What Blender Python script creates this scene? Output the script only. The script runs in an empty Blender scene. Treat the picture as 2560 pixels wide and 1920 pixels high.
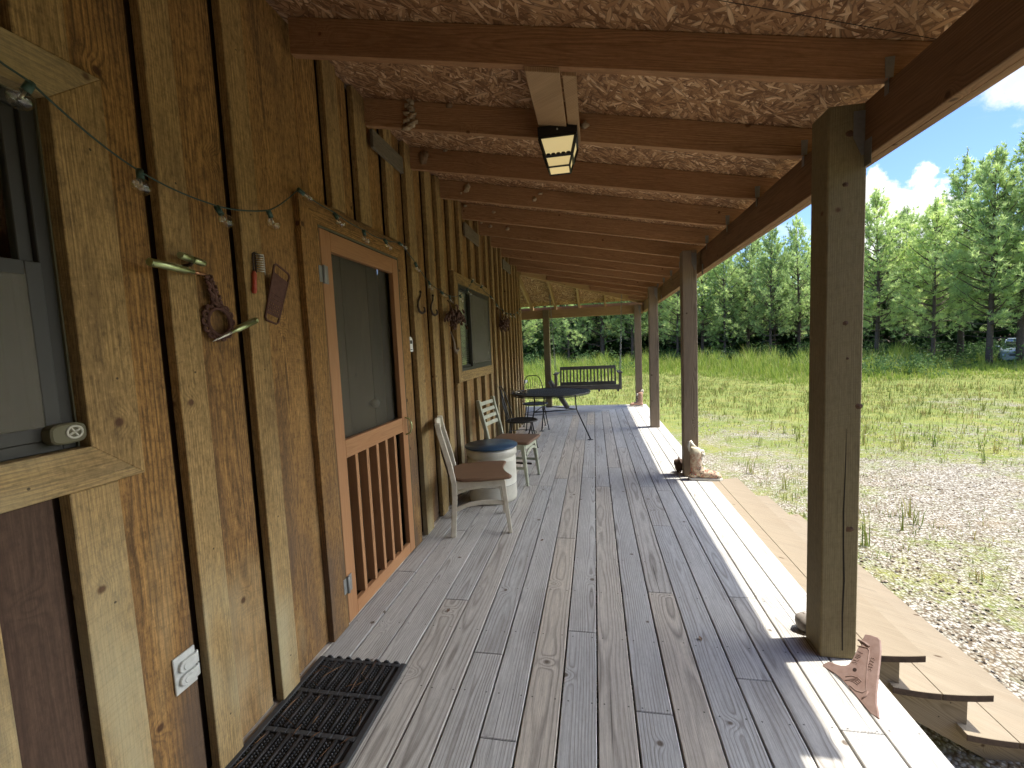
import bpy, bmesh, math, random
from mathutils import Vector, Matrix
R_ = math.radians
scene = bpy.context.scene
col = scene.collection
PI = math.pi

# ------------------------------------------------------------------ node helpers
class NT:
    def __init__(s, tree): s.t = tree
    def new(s, typ, **kw):
        n = s.t.nodes.new(typ)
        for k, v in kw.items(): setattr(n, k, v)
        return n
    def put(s, sock, v):
        if v is None: return
        if isinstance(v, bpy.types.NodeSocket): s.t.links.new(v, sock)
        elif isinstance(v, (tuple, list)):
            if sock.type == 'RGBA' and len(v) == 3: v = (*v, 1)
            sock.default_value = v
        else: sock.default_value = v
    def m(s, op, a, b=None, c=None, clamp=False):
        n = s.new('ShaderNodeMath', operation=op); n.use_clamp = clamp
        for i, v in enumerate((a, b, c)): s.put(n.inputs[i], v)
        return n.outputs[0]
    def add(s, a, b): return s.m('ADD', a, b)
    def sub(s, a, b): return s.m('SUBTRACT', a, b)
    def mul(s, a, b): return s.m('MULTIPLY', a, b)
    def sstep(s, x, a, b, lo=0., hi=1.):
        n = s.new('ShaderNodeMapRange', interpolation_type='SMOOTHSTEP')
        s.put(n.inputs[0], x); s.put(n.inputs[1], a); s.put(n.inputs[2], b); s.put(n.inputs[3], lo); s.put(n.inputs[4], hi)
        return n.outputs[0]
    def xyz(s, x, y, z):
        n = s.new('ShaderNodeCombineXYZ')
        for i, v in enumerate((x, y, z)): s.put(n.inputs[i], v)
        return n.outputs[0]
    def sep(s, v):
        n = s.new('ShaderNodeSeparateXYZ'); s.put(n.inputs[0], v); return n.outputs
    def noise(s, vec, scale=1., detail=2., rough=.5, dist=0.):
        n = s.new('ShaderNodeTexNoise'); s.put(n.inputs['Vector'], vec)
        for k, v in (('Scale', scale), ('Detail', detail), ('Roughness', rough), ('Distortion', dist)): s.put(n.inputs[k], v)
        return n.outputs[0]
    def noisec(s, vec, scale=1., detail=2.):
        n = s.new('ShaderNodeTexNoise'); s.put(n.inputs['Vector'], vec); s.put(n.inputs['Scale'], scale); s.put(n.inputs['Detail'], detail)
        return n.outputs[1]
    def vor(s, vec, scale=1., feature='F1', dims='2D', rand=1.):
        n = s.new('ShaderNodeTexVoronoi', feature=feature, voronoi_dimensions=dims); s.put(n.inputs['Vector'], vec); s.put(n.inputs['Scale'], scale)
        s.put(n.inputs['Randomness'], rand); return n.outputs
    def mix(s, f, a, b, mode='MIX'):
        n = s.new('ShaderNodeMix', data_type='RGBA', blend_type=mode); n.clamp_factor = True
        s.put(n.inputs[0], f); s.put(n.inputs[6], a); s.put(n.inputs[7], b); return n.outputs[2]
    def ramp(s, f, stops):
        n = s.new('ShaderNodeValToRGB'); s.put(n.inputs[0], f); e = n.color_ramp.elements
        while len(e) < len(stops): e.new(.5)
        for i, (p, c) in enumerate(stops):
            e[i].position = p; e[i].color = (*c, 1) if isinstance(c, (tuple, list)) else (c, c, c, 1)
        return n.outputs[0]
    def attr(s, name):
        n = s.new('ShaderNodeAttribute', attribute_name=name); return n.outputs
    def white(s, v):
        n = s.new('ShaderNodeTexWhiteNoise', noise_dimensions='1D'); s.put(n.inputs['W'], v); return n.outputs

MATS = {}
def newmat(name):
    m = bpy.data.materials.new(name); m.use_nodes = True; m.node_tree.nodes.clear()
    MATS[name] = m; return m, NT(m.node_tree)
def finish(n, color, rough=.7, spec=.3, metal=0., height=None, bump=.3, bdist=.004, extra=None):
    b = n.new('ShaderNodeBsdfPrincipled'); n.put(b.inputs['Base Color'], color); n.put(b.inputs['Roughness'], rough)
    n.put(b.inputs['Specular IOR Level'], spec); n.put(b.inputs['Metallic'], metal)
    if height is not None:
        bp = n.new('ShaderNodeBump'); n.put(bp.inputs['Strength'], bump); n.put(bp.inputs['Distance'], bdist); n.put(bp.inputs['Height'], height)
        n.put(b.inputs['Normal'], bp.outputs[0])
    o = n.new('ShaderNodeOutputMaterial'); n.t.links.new((extra or b).outputs[0], o.inputs[0]); return b

def wood(name, light, line, tintA, tintB, spacing=.0065, ring=.7, knot=(.06, .03, .015), knotf=2.2, fiber=.35, blot=.35,
         blotcol=(.05, .035, .02), crack=.5, rough=.8, bump=.35, nails=None, saw=0., spec=.2, wspread=.1, crackcol=(.03, .022, .016), mott=0., wave=.006, weather=None):
    m, n = newmat(name)
    uv = n.sep(n.new('ShaderNodeUVMap').outputs[0]); u, v = uv[0], uv[1]
    oi = n.new('ShaderNodeObjectInfo').outputs['Random']
    r = n.add(n.attr('rnd')[2], n.mul(oi, 3.17))
    w = n.sep(n.white(r)[1]); r1, r2, r3 = w[0], w[1], w[2]
    ru = n.add(u, n.mul(r, 37.)); 
    seed = n.mul(r, 61.)
    n1 = n.noise(n.xyz(n.mul(ru, .9), n.mul(v, 3.), seed), 1., 2.)
    n2 = n.noise(n.xyz(n.mul(ru, 3.), n.mul(v, 14.), seed), 1., 3.)
    kv = n.vor(n.xyz(n.mul(ru, knotf), n.mul(n.add(v, n.mul(r, 13.)), knotf), 0.), 1.)
    kd = n.m('DIVIDE', n.add(kv[0], n.mul(n.sub(n2, .5), .05)), knotf)
    kn = n.m('EXPONENT', n.mul(n.m('POWER', n.m('DIVIDE', kd, .035), 2.), -1.))
    ww = n.add(n.add(n.add(.012, n.mul(r1, .07)), n.mul(n.sub(n1, .5), wspread)), n.mul(kn, .035))
    vv = n.add(n.sub(v, n.mul(n.sub(r2, .5), .12)), n.mul(n.sub(n2, .5), wave))
    rr = n.m('SQRT', n.add(n.mul(vv, vv), n.mul(ww, ww)))
    ph = n.m('DIVIDE', rr, n.mul(spacing, n.add(.75, n.mul(r3, .6))))
    f = n.m('FRACT', ph)
    rg = n.ramp(f, [(0., .35), (.12, 0.), (.5, .12), (.86, 1.), (1., .35)])
    amp = n.sstep(n.noise(n.xyz(n.mul(ru, 1.7), n.mul(v, 11.), seed), 1., 1.), .2, .75, .35, 1.)
    rgf = n.mul(n.mul(rg, amp), ring)
    fib = n.noise(n.xyz(n.mul(ru, 7.), n.mul(v, 330.), seed), 1., 3., .6)
    base = n.mix(r3, light, [a * b for a, b in zip(light, tintA)])
    base = n.mix(n.sstep(r1, .45, 1.), base, [a * b for a, b in zip(light, tintB)])
    c = n.mix(rgf, base, line)
    c = n.mix(n.mul(n.sstep(fib, .3, .75, 1., 0.), fiber), c, [x * .45 for x in line])
    bl = n.noise(n.xyz(n.mul(ru, 1.1), n.mul(v, 7.), n.add(seed, 5.)), 1., 4., .6)
    c = n.mix(n.mul(n.sstep(bl, .5, .72), blot), c, blotcol)
    ck = n.noise(n.xyz(n.mul(ru, .8), n.mul(v, 75.), n.add(seed, 9.)), 1., 2.)
    ckm = n.mul(n.sstep(ck, .70, .76), crack)
    c = n.mix(ckm, c, crackcol)
    if mott:
        mo = n.noise(n.xyz(n.mul(ru, 30.), n.mul(v, 75.), n.add(seed, 3.)), 1., 6., .75)
        c = n.mix(n.mul(n.sstep(mo, .46, .66), mott), c, [x * .8 for x in line])
        c = n.mix(n.mul(n.sstep(mo, .46, .30), mott * .45), c, [min(1, x * 1.45) for x in light])
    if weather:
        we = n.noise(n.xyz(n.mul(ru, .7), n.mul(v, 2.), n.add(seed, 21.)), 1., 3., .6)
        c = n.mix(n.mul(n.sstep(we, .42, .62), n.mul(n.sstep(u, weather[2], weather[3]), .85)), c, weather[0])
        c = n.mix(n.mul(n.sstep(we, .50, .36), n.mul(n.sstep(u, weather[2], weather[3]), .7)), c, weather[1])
    kc = n.sstep(kd, .006, .016, 1., 0.)
    kr = n.sstep(n.sep(kv[1])[0], .35, .45)
    kc = n.mul(kc, kr)
    c = n.mix(n.mul(kc, .85), c, knot)
    h = n.sub(n.sub(n.mul(fib, .5), n.mul(rgf, -.35)), n.add(n.mul(ckm, 1.), 0.))
    if saw:
        sw = n.noise(n.xyz(n.mul(n.add(ru, n.mul(n.mul(v, v), 1.2)), 150.), n.mul(v, 4.), seed), 1., 2.)
        c = n.mix(n.mul(n.sstep(sw, .5, .68), saw), c, line)
        h = n.add(h, n.mul(sw, .9))
        if mott: h = n.add(h, n.mul(mo, 1.2))
    if nails:
        mu = n.sub(n.m('FRACT', n.m('DIVIDE', n.add(u, .13), nails[0])), .5)
        mu = n.add(n.mul(mu, nails[0]), n.mul(n.sub(r3, .5), .02))
        mv = n.sub(n.m('ABSOLUTE', n.add(v, n.mul(n.sub(r2, .5), .01))), nails[1])
        d = n.m('SQRT', n.add(n.mul(mu, mu), n.mul(mv, mv)))
        c = n.mix(n.mul(n.sstep(d, .0025, .0045, 1., 0.), .8), c, (.02, .018, .016))
    finish(n, c, rough, spec, 0., h, bump, .003)
    return m

def plain(name, colr, rough=.6, metal=0., spec=.4, var=.25, scale=25., bump=0., dark=None):
    m, n = newmat(name)
    co = n.new('ShaderNodeTexCoord').outputs['Object']
    f = n.noise(co, scale, 4., .6)
    c = n.mix(n.mul(n.sstep(f, .35, .7), var), colr, dark or [x * .45 for x in colr])
    finish(n, c, rough, spec, metal, f if bump else None, bump, .003); return m

# ------------------------------------------------------------------ materials
wood('deck_wood', (.66, .645, .60), (.215, .19, .165), (.84, .86, .89), (1.0, .92, .82), spacing=.0105, ring=.80, fiber=.36, blot=.40,
     blotcol=(.25, .225, .20), crack=.7, nails=(.406, .047), bump=.45, knot=(.10, .07, .045), wave=.010, mott=.16)
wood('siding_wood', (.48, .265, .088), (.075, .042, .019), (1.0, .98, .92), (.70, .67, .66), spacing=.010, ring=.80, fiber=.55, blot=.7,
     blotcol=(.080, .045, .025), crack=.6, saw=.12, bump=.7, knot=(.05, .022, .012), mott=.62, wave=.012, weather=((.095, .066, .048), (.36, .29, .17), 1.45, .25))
wood('batten_wood', (.50, .325, .132), (.115, .076, .035), (.84, .81, .76), (.95, .98, 1.0), spacing=.009, ring=.62, fiber=.5, blot=.6,
     blotcol=(.13, .085, .042), crack=.5, nails=(.61, .026), saw=.12, bump=.7, knot=(.07, .032, .018), mott=.58, wave=.010, weather=((.40, .35, .215), (.235, .195, .11), 1.35, .3))
wood('red_siding_wood', (.105, .066, .044), (.045, .028, .020), (.9, .85, .85), (.8, .8, .8), spacing=.009, ring=.6, blot=.5, blotcol=(.045, .022, .016), saw=.1, mott=.4)
wood('rafter_wood', (.52, .30, .155), (.21, .108, .050), (1.05, 1.05, 1.08), (.86, .80, .78), spacing=.008, ring=.62, fiber=.45, blot=.45,
     blotcol=(.17, .085, .04), crack=.4, knot=(.11, .045, .022), bump=.3, mott=.25, wave=.010)
wood('hip_wood', (.48, .33, .16), (.30, .18, .08), (1.1, 1.1, 1.1), (.9, .85, .8), spacing=.008, ring=.5, blot=.2)
wood('beam_wood', (.32, .195, .105), (.13, .075, .038), (1.1, 1.05, 1.0), (.9, .85, .85), spacing=.009, ring=.5, crack=.9, blot=.45, blotcol=(.05, .028, .016), bump=.5)
wood('post_wood', (.27, .225, .125), (.135, .105, .054), (1., .95, .9), (.93, .84, .78), spacing=.009, ring=.42, fiber=.3, blot=.3,
     blotcol=(.10, .072, .038), crack=.9, saw=.16, bump=.5, knot=(.10, .045, .025), knotf=2.6, mott=.3)
wood('grey_post_wood', (.35, .275, .195), (.11, .078, .052), (.9, .9, .92), (1., .96, .9), spacing=.010, ring=.75, crack=.6, blot=.3, blotcol=(.13, .1, .08), bump=.4)
wood('step_wood', (.36, .30, .215), (.16, .12, .075), (1., 1., 1.), (.95, .93, .9), spacing=.008, ring=.6, fiber=.3, blot=.2, blotcol=(.3, .22, .14), crack=.5, nails=(.406, .047))
wood('door_wood', (.39, .205, .098), (.25, .12, .052), (1.05, 1.03, 1.), (.92, .9, .9), spacing=.006, ring=.42, fiber=.3, blot=.25, blotcol=(.26, .10, .035), crack=.1, rough=.5, knotf=.7, bump=.15)
wood('block_wood', (.20, .165, .115), (.09, .07, .05), (.9, .92, .95), (1.1, 1.05, 1.), spacing=.007, ring=.6, mott=.4)
wood('grey_wood', (.185, .168, .142), (.085, .075, .064), (.9, .92, .95), (1.1, 1.05, 1.), spacing=.007, ring=.6)
wood('seat_wood', (.235, .14, .085), (.13, .07, .04), (1., 1., 1.), (.9, .9, .9), spacing=.008, ring=.5, rough=.45, crack=.2, bump=.12)
wood('mount_wood', (.48, .32, .18), (.27, .16, .085), (1.1, 1.1, 1.1), (.9, .85, .8), spacing=.012, ring=.85, crack=.5)
wood('inner_door_wood', (.26, .20, .115), (.15, .11, .06), (1.2, 1.1, 1.), (.7, .7, .7), spacing=.01, ring=.4)
plain('end_grain', (.105, .072, .052), .9, var=.6, scale=40., dark=(.04, .03, .024))
plain('knot_wood', (.12, .066, .036), .8, var=.6, scale=60., dark=(.03, .016, .01))
plain('dark_crack', (.018, .013, .010), .9)
plain('white_paint', (.62, .575, .46), .5, var=.35, scale=14., dark=(.36, .29, .19))
plain('green_paint', (.43, .44, .33), .55, var=.4, scale=14., dark=(.2, .2, .14))
plain('crock_glaze', (.58, .555, .47), .35, var=.35, scale=9., dark=(.36, .33, .26))
plain('blue_lid', (.035, .075, .135), .28, var=.25, scale=8.)
plain('black_iron', (.022, .019, .017), .5, spec=.5, var=.3)
plain('lantern_black', (.008, .008, .008), .4, spec=.5, var=.1)
plain('rust', (.105, .048, .034), .85, var=.45, scale=60., bump=.4, dark=(.05, .024, .018))
plain('hook_iron', (.03, .016, .011), .7, var=.4, scale=60.)
plain('plow_rust', (.27, .185, .155), .75, var=.5, scale=30., bump=.3, dark=(.17, .095, .07))
plain('galvanised', (.27, .275, .265), .5, metal=.5, var=.5, scale=50., dark=(.2, .2, .19))
plain('brass', (.42, .48, .25), .28, metal=.85, var=.2, scale=40.)
plain('copper', (.42, .22, .12), .3, metal=.85, var=.3, scale=50.)
plain('white_plastic', (.72, .72, .68), .4, var=.12, scale=20.)
plain('outlet_metal', (.60, .61, .58), .35, metal=.2, var=.25, scale=60.)
plain('dark_plastic', (.03, .032, .03), .5, var=.2)
plain('red_handle', (.36, .035, .018), .4, var=.5, scale=40., dark=(.35, .14, .07))
plain('steel', (.6, .58, .52), .3, metal=.8, var=.2)
plain('rubber', (.013, .012, .012), .62, spec=.35, var=.4, scale=30., dark=(.035, .024, .02))
plain('rubber_top', (.050, .052, .055), .55, spec=.35, var=.4, scale=40.)
plain('window_metal', (.034, .032, .026), .5, spec=.4, var=.25, scale=10.)
plain('jamb_paint', (.115, .105, .060), .7, var=.3, scale=12.)
plain('blind_slat', (.78, .74, .60), .6, var=.1)
plain('curtain_cloth', (.15, .075, .045), .9, var=.3, scale=6.)
plain('dry_flower', (.115, .062, .042), .9, var=.5, scale=40., dark=(.045, .022, .016))
plain('bone', (.55, .48, .34), .6, var=.3, scale=30.)
plain('mud', (.45, .355, .235), .95, var=.6, scale=55., bump=1., dark=(.22, .15, .085))
plain('mud_dark', (.30, .20, .12), .95, var=.5, scale=55., bump=1.)
plain('stone_grey', (.30, .27, .24), .9, var=.5, scale=25., bump=.5)
plain('stone_brown', (.085, .052, .036), .9, var=.5, scale=30., bump=.6)
plain('terracotta', (.46, .27, .185), .8, var=.45, scale=22., bump=.3)
plain('boot_sole', (.66, .62, .52), .7, var=.3)
plain('roof_metal', (.28, .29, .29), .4, metal=.6, var=.3, scale=6.)
plain('gutter_white', (.6, .6, .57), .5, var=.2)
plain('cord_green', (.030, .055, .045), .6, var=.2)
plain('socket_green', (.040, .085, .070), .5, var=.3)
plain('tyre', (.015, .015, .015), .8, var=.2)
plain('car_paint', (.30, .36, .41), .25, metal=.5, spec=.6, var=.1, scale=3.)
plain('headlight_glass', (.7, .72, .72), .1, spec=.7, var=.1)
plain('plate_pale', (.5, .48, .4), .6, var=.3)
plain('dead_twig', (.28, .22, .16), .9, var=.4)
plain('pipe_grey', (.17, .15, .125), .8, var=.4, scale=18.)
# painted clay boots
def boot_mat():
    m, n = newmat('boot_clay'); co = n.new('ShaderNodeTexCoord').outputs['Object']
    f = n.noise(co, 26., 3., .6); g = n.noise(co, 60., 2.)
    z = n.sep(co)[2]
    c = n.mix(n.sstep(f, .42, .6), (.56, .45, .31), (.40, .24, .16))
    c = n.mix(n.mul(n.sstep(g, .56, .62), n.sstep(z, .2, .1)), c, (.10, .085, .06))
    c = n.mix(n.mul(n.sstep(n.noise(co, 34., 2.), .6, .66), n.sstep(z, .17, .1)), c, (.45, .10, .06))
    c = n.mix(n.sstep(z, .26, .30), c, (.62, .56, .40))
    finish(n, c, .8, .3, 0., n.add(f, g), .6, .006)
boot_mat()

def glass_mat(name, tint=(.9, .93, .9), base=.06, rough=.02, refl=1.):
    m, n = newmat(name)
    t = n.new('ShaderNodeBsdfTransparent'); n.put(t.inputs[0], tint)
    g = n.new('ShaderNodeBsdfGlossy'); n.put(g.inputs['Roughness'], rough); n.put(g.inputs[0], (.95, .95, .92))
    lw = n.new('ShaderNodeLayerWeight'); n.put(lw.inputs[0], .5)
    f = n.m('MULTIPLY_ADD', n.m('POWER', lw.outputs[1], 4.), refl, base, clamp=True)
    mx = n.new('ShaderNodeMixShader'); n.put(mx.inputs[0], f); n.t.links.new(t.outputs[0], mx.inputs[1]); n.t.links.new(g.outputs[0], mx.inputs[2])
    o = n.new('ShaderNodeOutputMaterial'); n.t.links.new(mx.outputs[0], o.inputs[0]); return m
glass_mat('window_glass', (.88, .90, .84), .035, .02, .7)
glass_mat('bulb_glass', (.93, .92, .88), .10, .03, .9)
glass_mat('car_glass', (.3, .35, .37), .12)

def screen_mat(name, c, alpha):
    m, n = newmat(name)
    t = n.new('ShaderNodeBsdfTransparent'); d = n.new('ShaderNodeBsdfPrincipled'); n.put(d.inputs['Base Color'], c); n.put(d.inputs['Roughness'], .6)
    co = n.new('ShaderNodeTexCoord').outputs['Object']
    f = n.m('ADD', alpha, n.mul(n.sub(n.noise(co, 4., 3.), .5), .2), clamp=True)
    mx = n.new('ShaderNodeMixShader'); n.put(mx.inputs[0], f); n.t.links.new(t.outputs[0], mx.inputs[1]); n.t.links.new(d.outputs[0], mx.inputs[2])
    o = n.new('ShaderNodeOutputMaterial'); n.t.links.new(mx.outputs[0], o.inputs[0])
screen_mat('screen_mesh', (.075, .064, .044), .46)
screen_mat('window_screen', (.125, .112, .082), .60)

def lampglass():
    m, n = newmat('lantern_glass')
    co = n.new('ShaderNodeTexCoord').outputs['Object']
    c = n.mix(n.noise(co, 9., 3.), (.74, .64, .38), (.62, .54, .33))
    d = n.new('ShaderNodeBsdfDiffuse'); n.put(d.inputs[0], c)
    tr = n.new('ShaderNodeBsdfTranslucent'); n.put(tr.inputs[0], c)
    mx = n.new('ShaderNodeMixShader'); n.put(mx.inputs[0], .5); n.t.links.new(d.outputs[0], mx.inputs[1]); n.t.links.new(tr.outputs[0], mx.inputs[2])
    e = n.new('ShaderNodeEmission'); n.put(e.inputs[0], (1., .84, .46)); n.put(e.inputs[1], .10)
    a = n.new('ShaderNodeAddShader'); n.t.links.new(mx.outputs[0], a.inputs[0]); n.t.links.new(e.outputs[0], a.inputs[1])
    o = n.new('ShaderNodeOutputMaterial'); n.t.links.new(a.outputs[0], o.inputs[0])
lampglass()

def osb():
    m, n = newmat('strand_board')
    uv = n.new('ShaderNodeUVMap').outputs[0]
    s = n.sep(uv)
    wz = n.noisec(uv, 3., 2.)
    wv = n.sep(wz); u = n.add(s[0], n.mul(n.sub(wv[0], .5), .03)); v = n.add(s[1], n.mul(n.sub(wv[1], .5), .03))
    best = None; bc = None; edge = None
    for i, a in enumerate((8, 62, -38, 96, 28, -68, 45)):
        ca, sa = math.cos(R_(a)), math.sin(R_(a))
        x = n.add(n.mul(u, ca), n.mul(v, sa)); y = n.sub(n.mul(v, ca), n.mul(u, sa))
        o = n.vor(n.xyz(n.add(n.mul(x, 11.), i * 7.3), n.add(n.mul(y, 64.), i * 3.7), 0.), 1.)
        cs = n.sep(o[1]); h = cs[0]
        grain = n.noise(n.xyz(n.mul(x, 14.), n.mul(y, 420.), i * 5.), 1., 2.)
        cc = n.m('MULTIPLY_ADD', n.sub(grain, .5), .55, cs[1])
        e = n.sstep(o[0], .42, .62, 0., .6)
        if best is None: best, bc, edge = h, cc, e
        else:
            g = n.m('GREATER_THAN', h, best)
            bc = n.add(bc, n.mul(g, n.sub(cc, bc))); edge = n.add(edge, n.mul(g, n.sub(e, edge))); best = n.m('MAXIMUM', h, best)
    c = n.ramp(bc, [(0., (.19, .095, .044)), (.35, (.35, .19, .092)), (.75, (.49, .29, .150)), (1., (.74, .52, .32))])
    c = n.mix(edge, c, (.10, .048, .026))
    ln = n.m('LESS_THAN', n.m('ABSOLUTE', n.sub(n.m('FRACT', n.m('DIVIDE', n.add(s[1], .25), 1.22)), .5)), .0018)
    c = n.mix(ln, c, (.02, .012, .01))
    st = n.sstep(n.noise(uv, 1.3, 3.), .58, .75)
    c = n.mix(n.mul(st, .35), c, (.12, .05, .03))
    finish(n, c, .75, .25, 0., n.add(best, n.mul(bc, .6)), .6, .006)
osb()

def ground_mat():
    m, n = newmat('yard_ground')
    P = n.new('ShaderNodeNewGeometry').outputs['Position']; s = n.sep(P); x, y = s[0], s[1]
    p2 = n.xyz(x, y, 0.)
    d = n.m('SQRT', n.add(n.mul(x, x), n.mul(y, y)))
    st = n.vor(p2, 38., dims='2D'); st2 = n.vor(p2, 75., dims='2D')
    c1 = n.sep(st[1])[0]
    grav = n.ramp(c1, [(0., (.17, .145, .105)), (.3, (.30, .275, .215)), (.7, (.42, .395, .33)), (1., (.60, .57, .50))])
    grav = n.mix(n.sstep(st[0], .35, .62, 0., .85), grav, (.12, .085, .05))
    sand = n.noise(p2, 1.7, 5., .65)
    grav = n.mix(n.mul(n.sstep(sand, .52, .72), .38), grav, (.30, .225, .135))
    big = n.noise(p2, .23, 4., .6); mid = n.noise(p2, 1.1, 4., .65); fine = n.noise(p2, 9., 4., .7)
    pat = n.add(n.add(n.mul(big, .55), n.mul(mid, .40)), n.mul(fine, .30))
    # cover grows with distance and towards the far end of the porch
    lim = n.sstep(n.add(d, n.mul(x, -.55)), 1., 17., .66, .43)
    cov = n.sstep(n.sub(pat, lim), -.05, .12)
    cov = n.m('MAXIMUM', cov, n.sstep(n.add(d, n.mul(big, 12.)), 30., 37.))
    gcol = n.ramp(n.noise(p2, 1.5, 6., .7), [(.25, (.22, .195, .06)), (.42, (.28, .29, .065)), (.55, (.18, .24, .045)), (.75, (.33, .26, .12))])
    gcol = n.mix(n.sstep(n.noise(p2, 60., 3.), .4, .7, 0., .6), gcol, (.10, .12, .025))
    c = n.mix(n.mul(cov, n.sstep(n.noise(p2, 26., 4., .7), .30, .55, .45, 1.)), grav, gcol)
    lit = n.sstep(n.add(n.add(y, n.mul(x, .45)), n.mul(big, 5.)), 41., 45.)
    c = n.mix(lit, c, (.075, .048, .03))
    h = n.add(n.mul(n.sub(1., st[0]), 1.), n.mul(fine, .6))
    finish(n, c, .95, .1, 0., h, .9, .02)
ground_mat()

def leafy(name, stops, trans=.45, rough=.6, add=0.):
    m, n = newmat(name)
    r = n.attr('rnd')[2]; oi = n.new('ShaderNodeObjectInfo').outputs['Random']
    f = n.m('FRACT', n.add(r, n.mul(oi, .35)))
    c = n.ramp(n.m('MULTIPLY_ADD', n.sub(oi, .5), .25, r, clamp=True), stops)
    b = n.new('ShaderNodeBsdfPrincipled'); n.put(b.inputs['Base Color'], c); n.put(b.inputs['Roughness'], rough); n.put(b.inputs['Specular IOR Level'], .3)
    t = n.new('ShaderNodeBsdfTranslucent'); n.put(t.inputs[0], c)
    mx = n.new('ShaderNodeMixShader'); n.put(mx.inputs[0], trans); n.t.links.new(b.outputs[0], mx.inputs[1]); n.t.links.new(t.outputs[0], mx.inputs[2])
    if add:
        d = n.new('ShaderNodeBsdfDiffuse'); n.put(d.inputs[0], n.mix(1., c, (add,) * 3, 'MULTIPLY'))
        mx = n.new('ShaderNodeAddShader'); n.t.links.new(d.outputs[0], mx.inputs[0]); n.t.links.new(t.outputs[0], mx.inputs[1])
    o = n.new('ShaderNodeOutputMaterial'); n.t.links.new(mx.outputs[0], o.inputs[0])
leafy('pine_needles', [(0., (.07, .10, .045)), (.35, (.15, .205, .082)), (.7, (.29, .35, .155)), (1., (.42, .46, .20))], .5, .6, 1.15)
leafy('shrub_leaves', [(0., (.03, .07, .02)), (.5, (.07, .14, .04)), (1., (.19, .28, .10))])
leafy('grass_blades', [(0., (.14, .22, .035)), (.45, (.26, .36, .055)), (.8, (.38, .43, .085)), (1., (.50, .44, .20))], .4)
leafy('weed_blades', [(0., (.09, .15, .03)), (.45, (.19, .24, .045)), (.75, (.32, .29, .08)), (1., (.38, .26, .13))], .35)
leafy('dry_needles', [(0., (.10, .05, .028)), (1., (.25, .14, .07))], .2)
leafy('gravel_bits', [(0., (.20, .155, .10)), (.5, (.36, .31, .235)), (1., (.60, .55, .47))], 0., .9)
plain('bark', (.12, .09, .072), .95, var=.7, scale=14., bump=1., dark=(.06, .042, .034))

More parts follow.
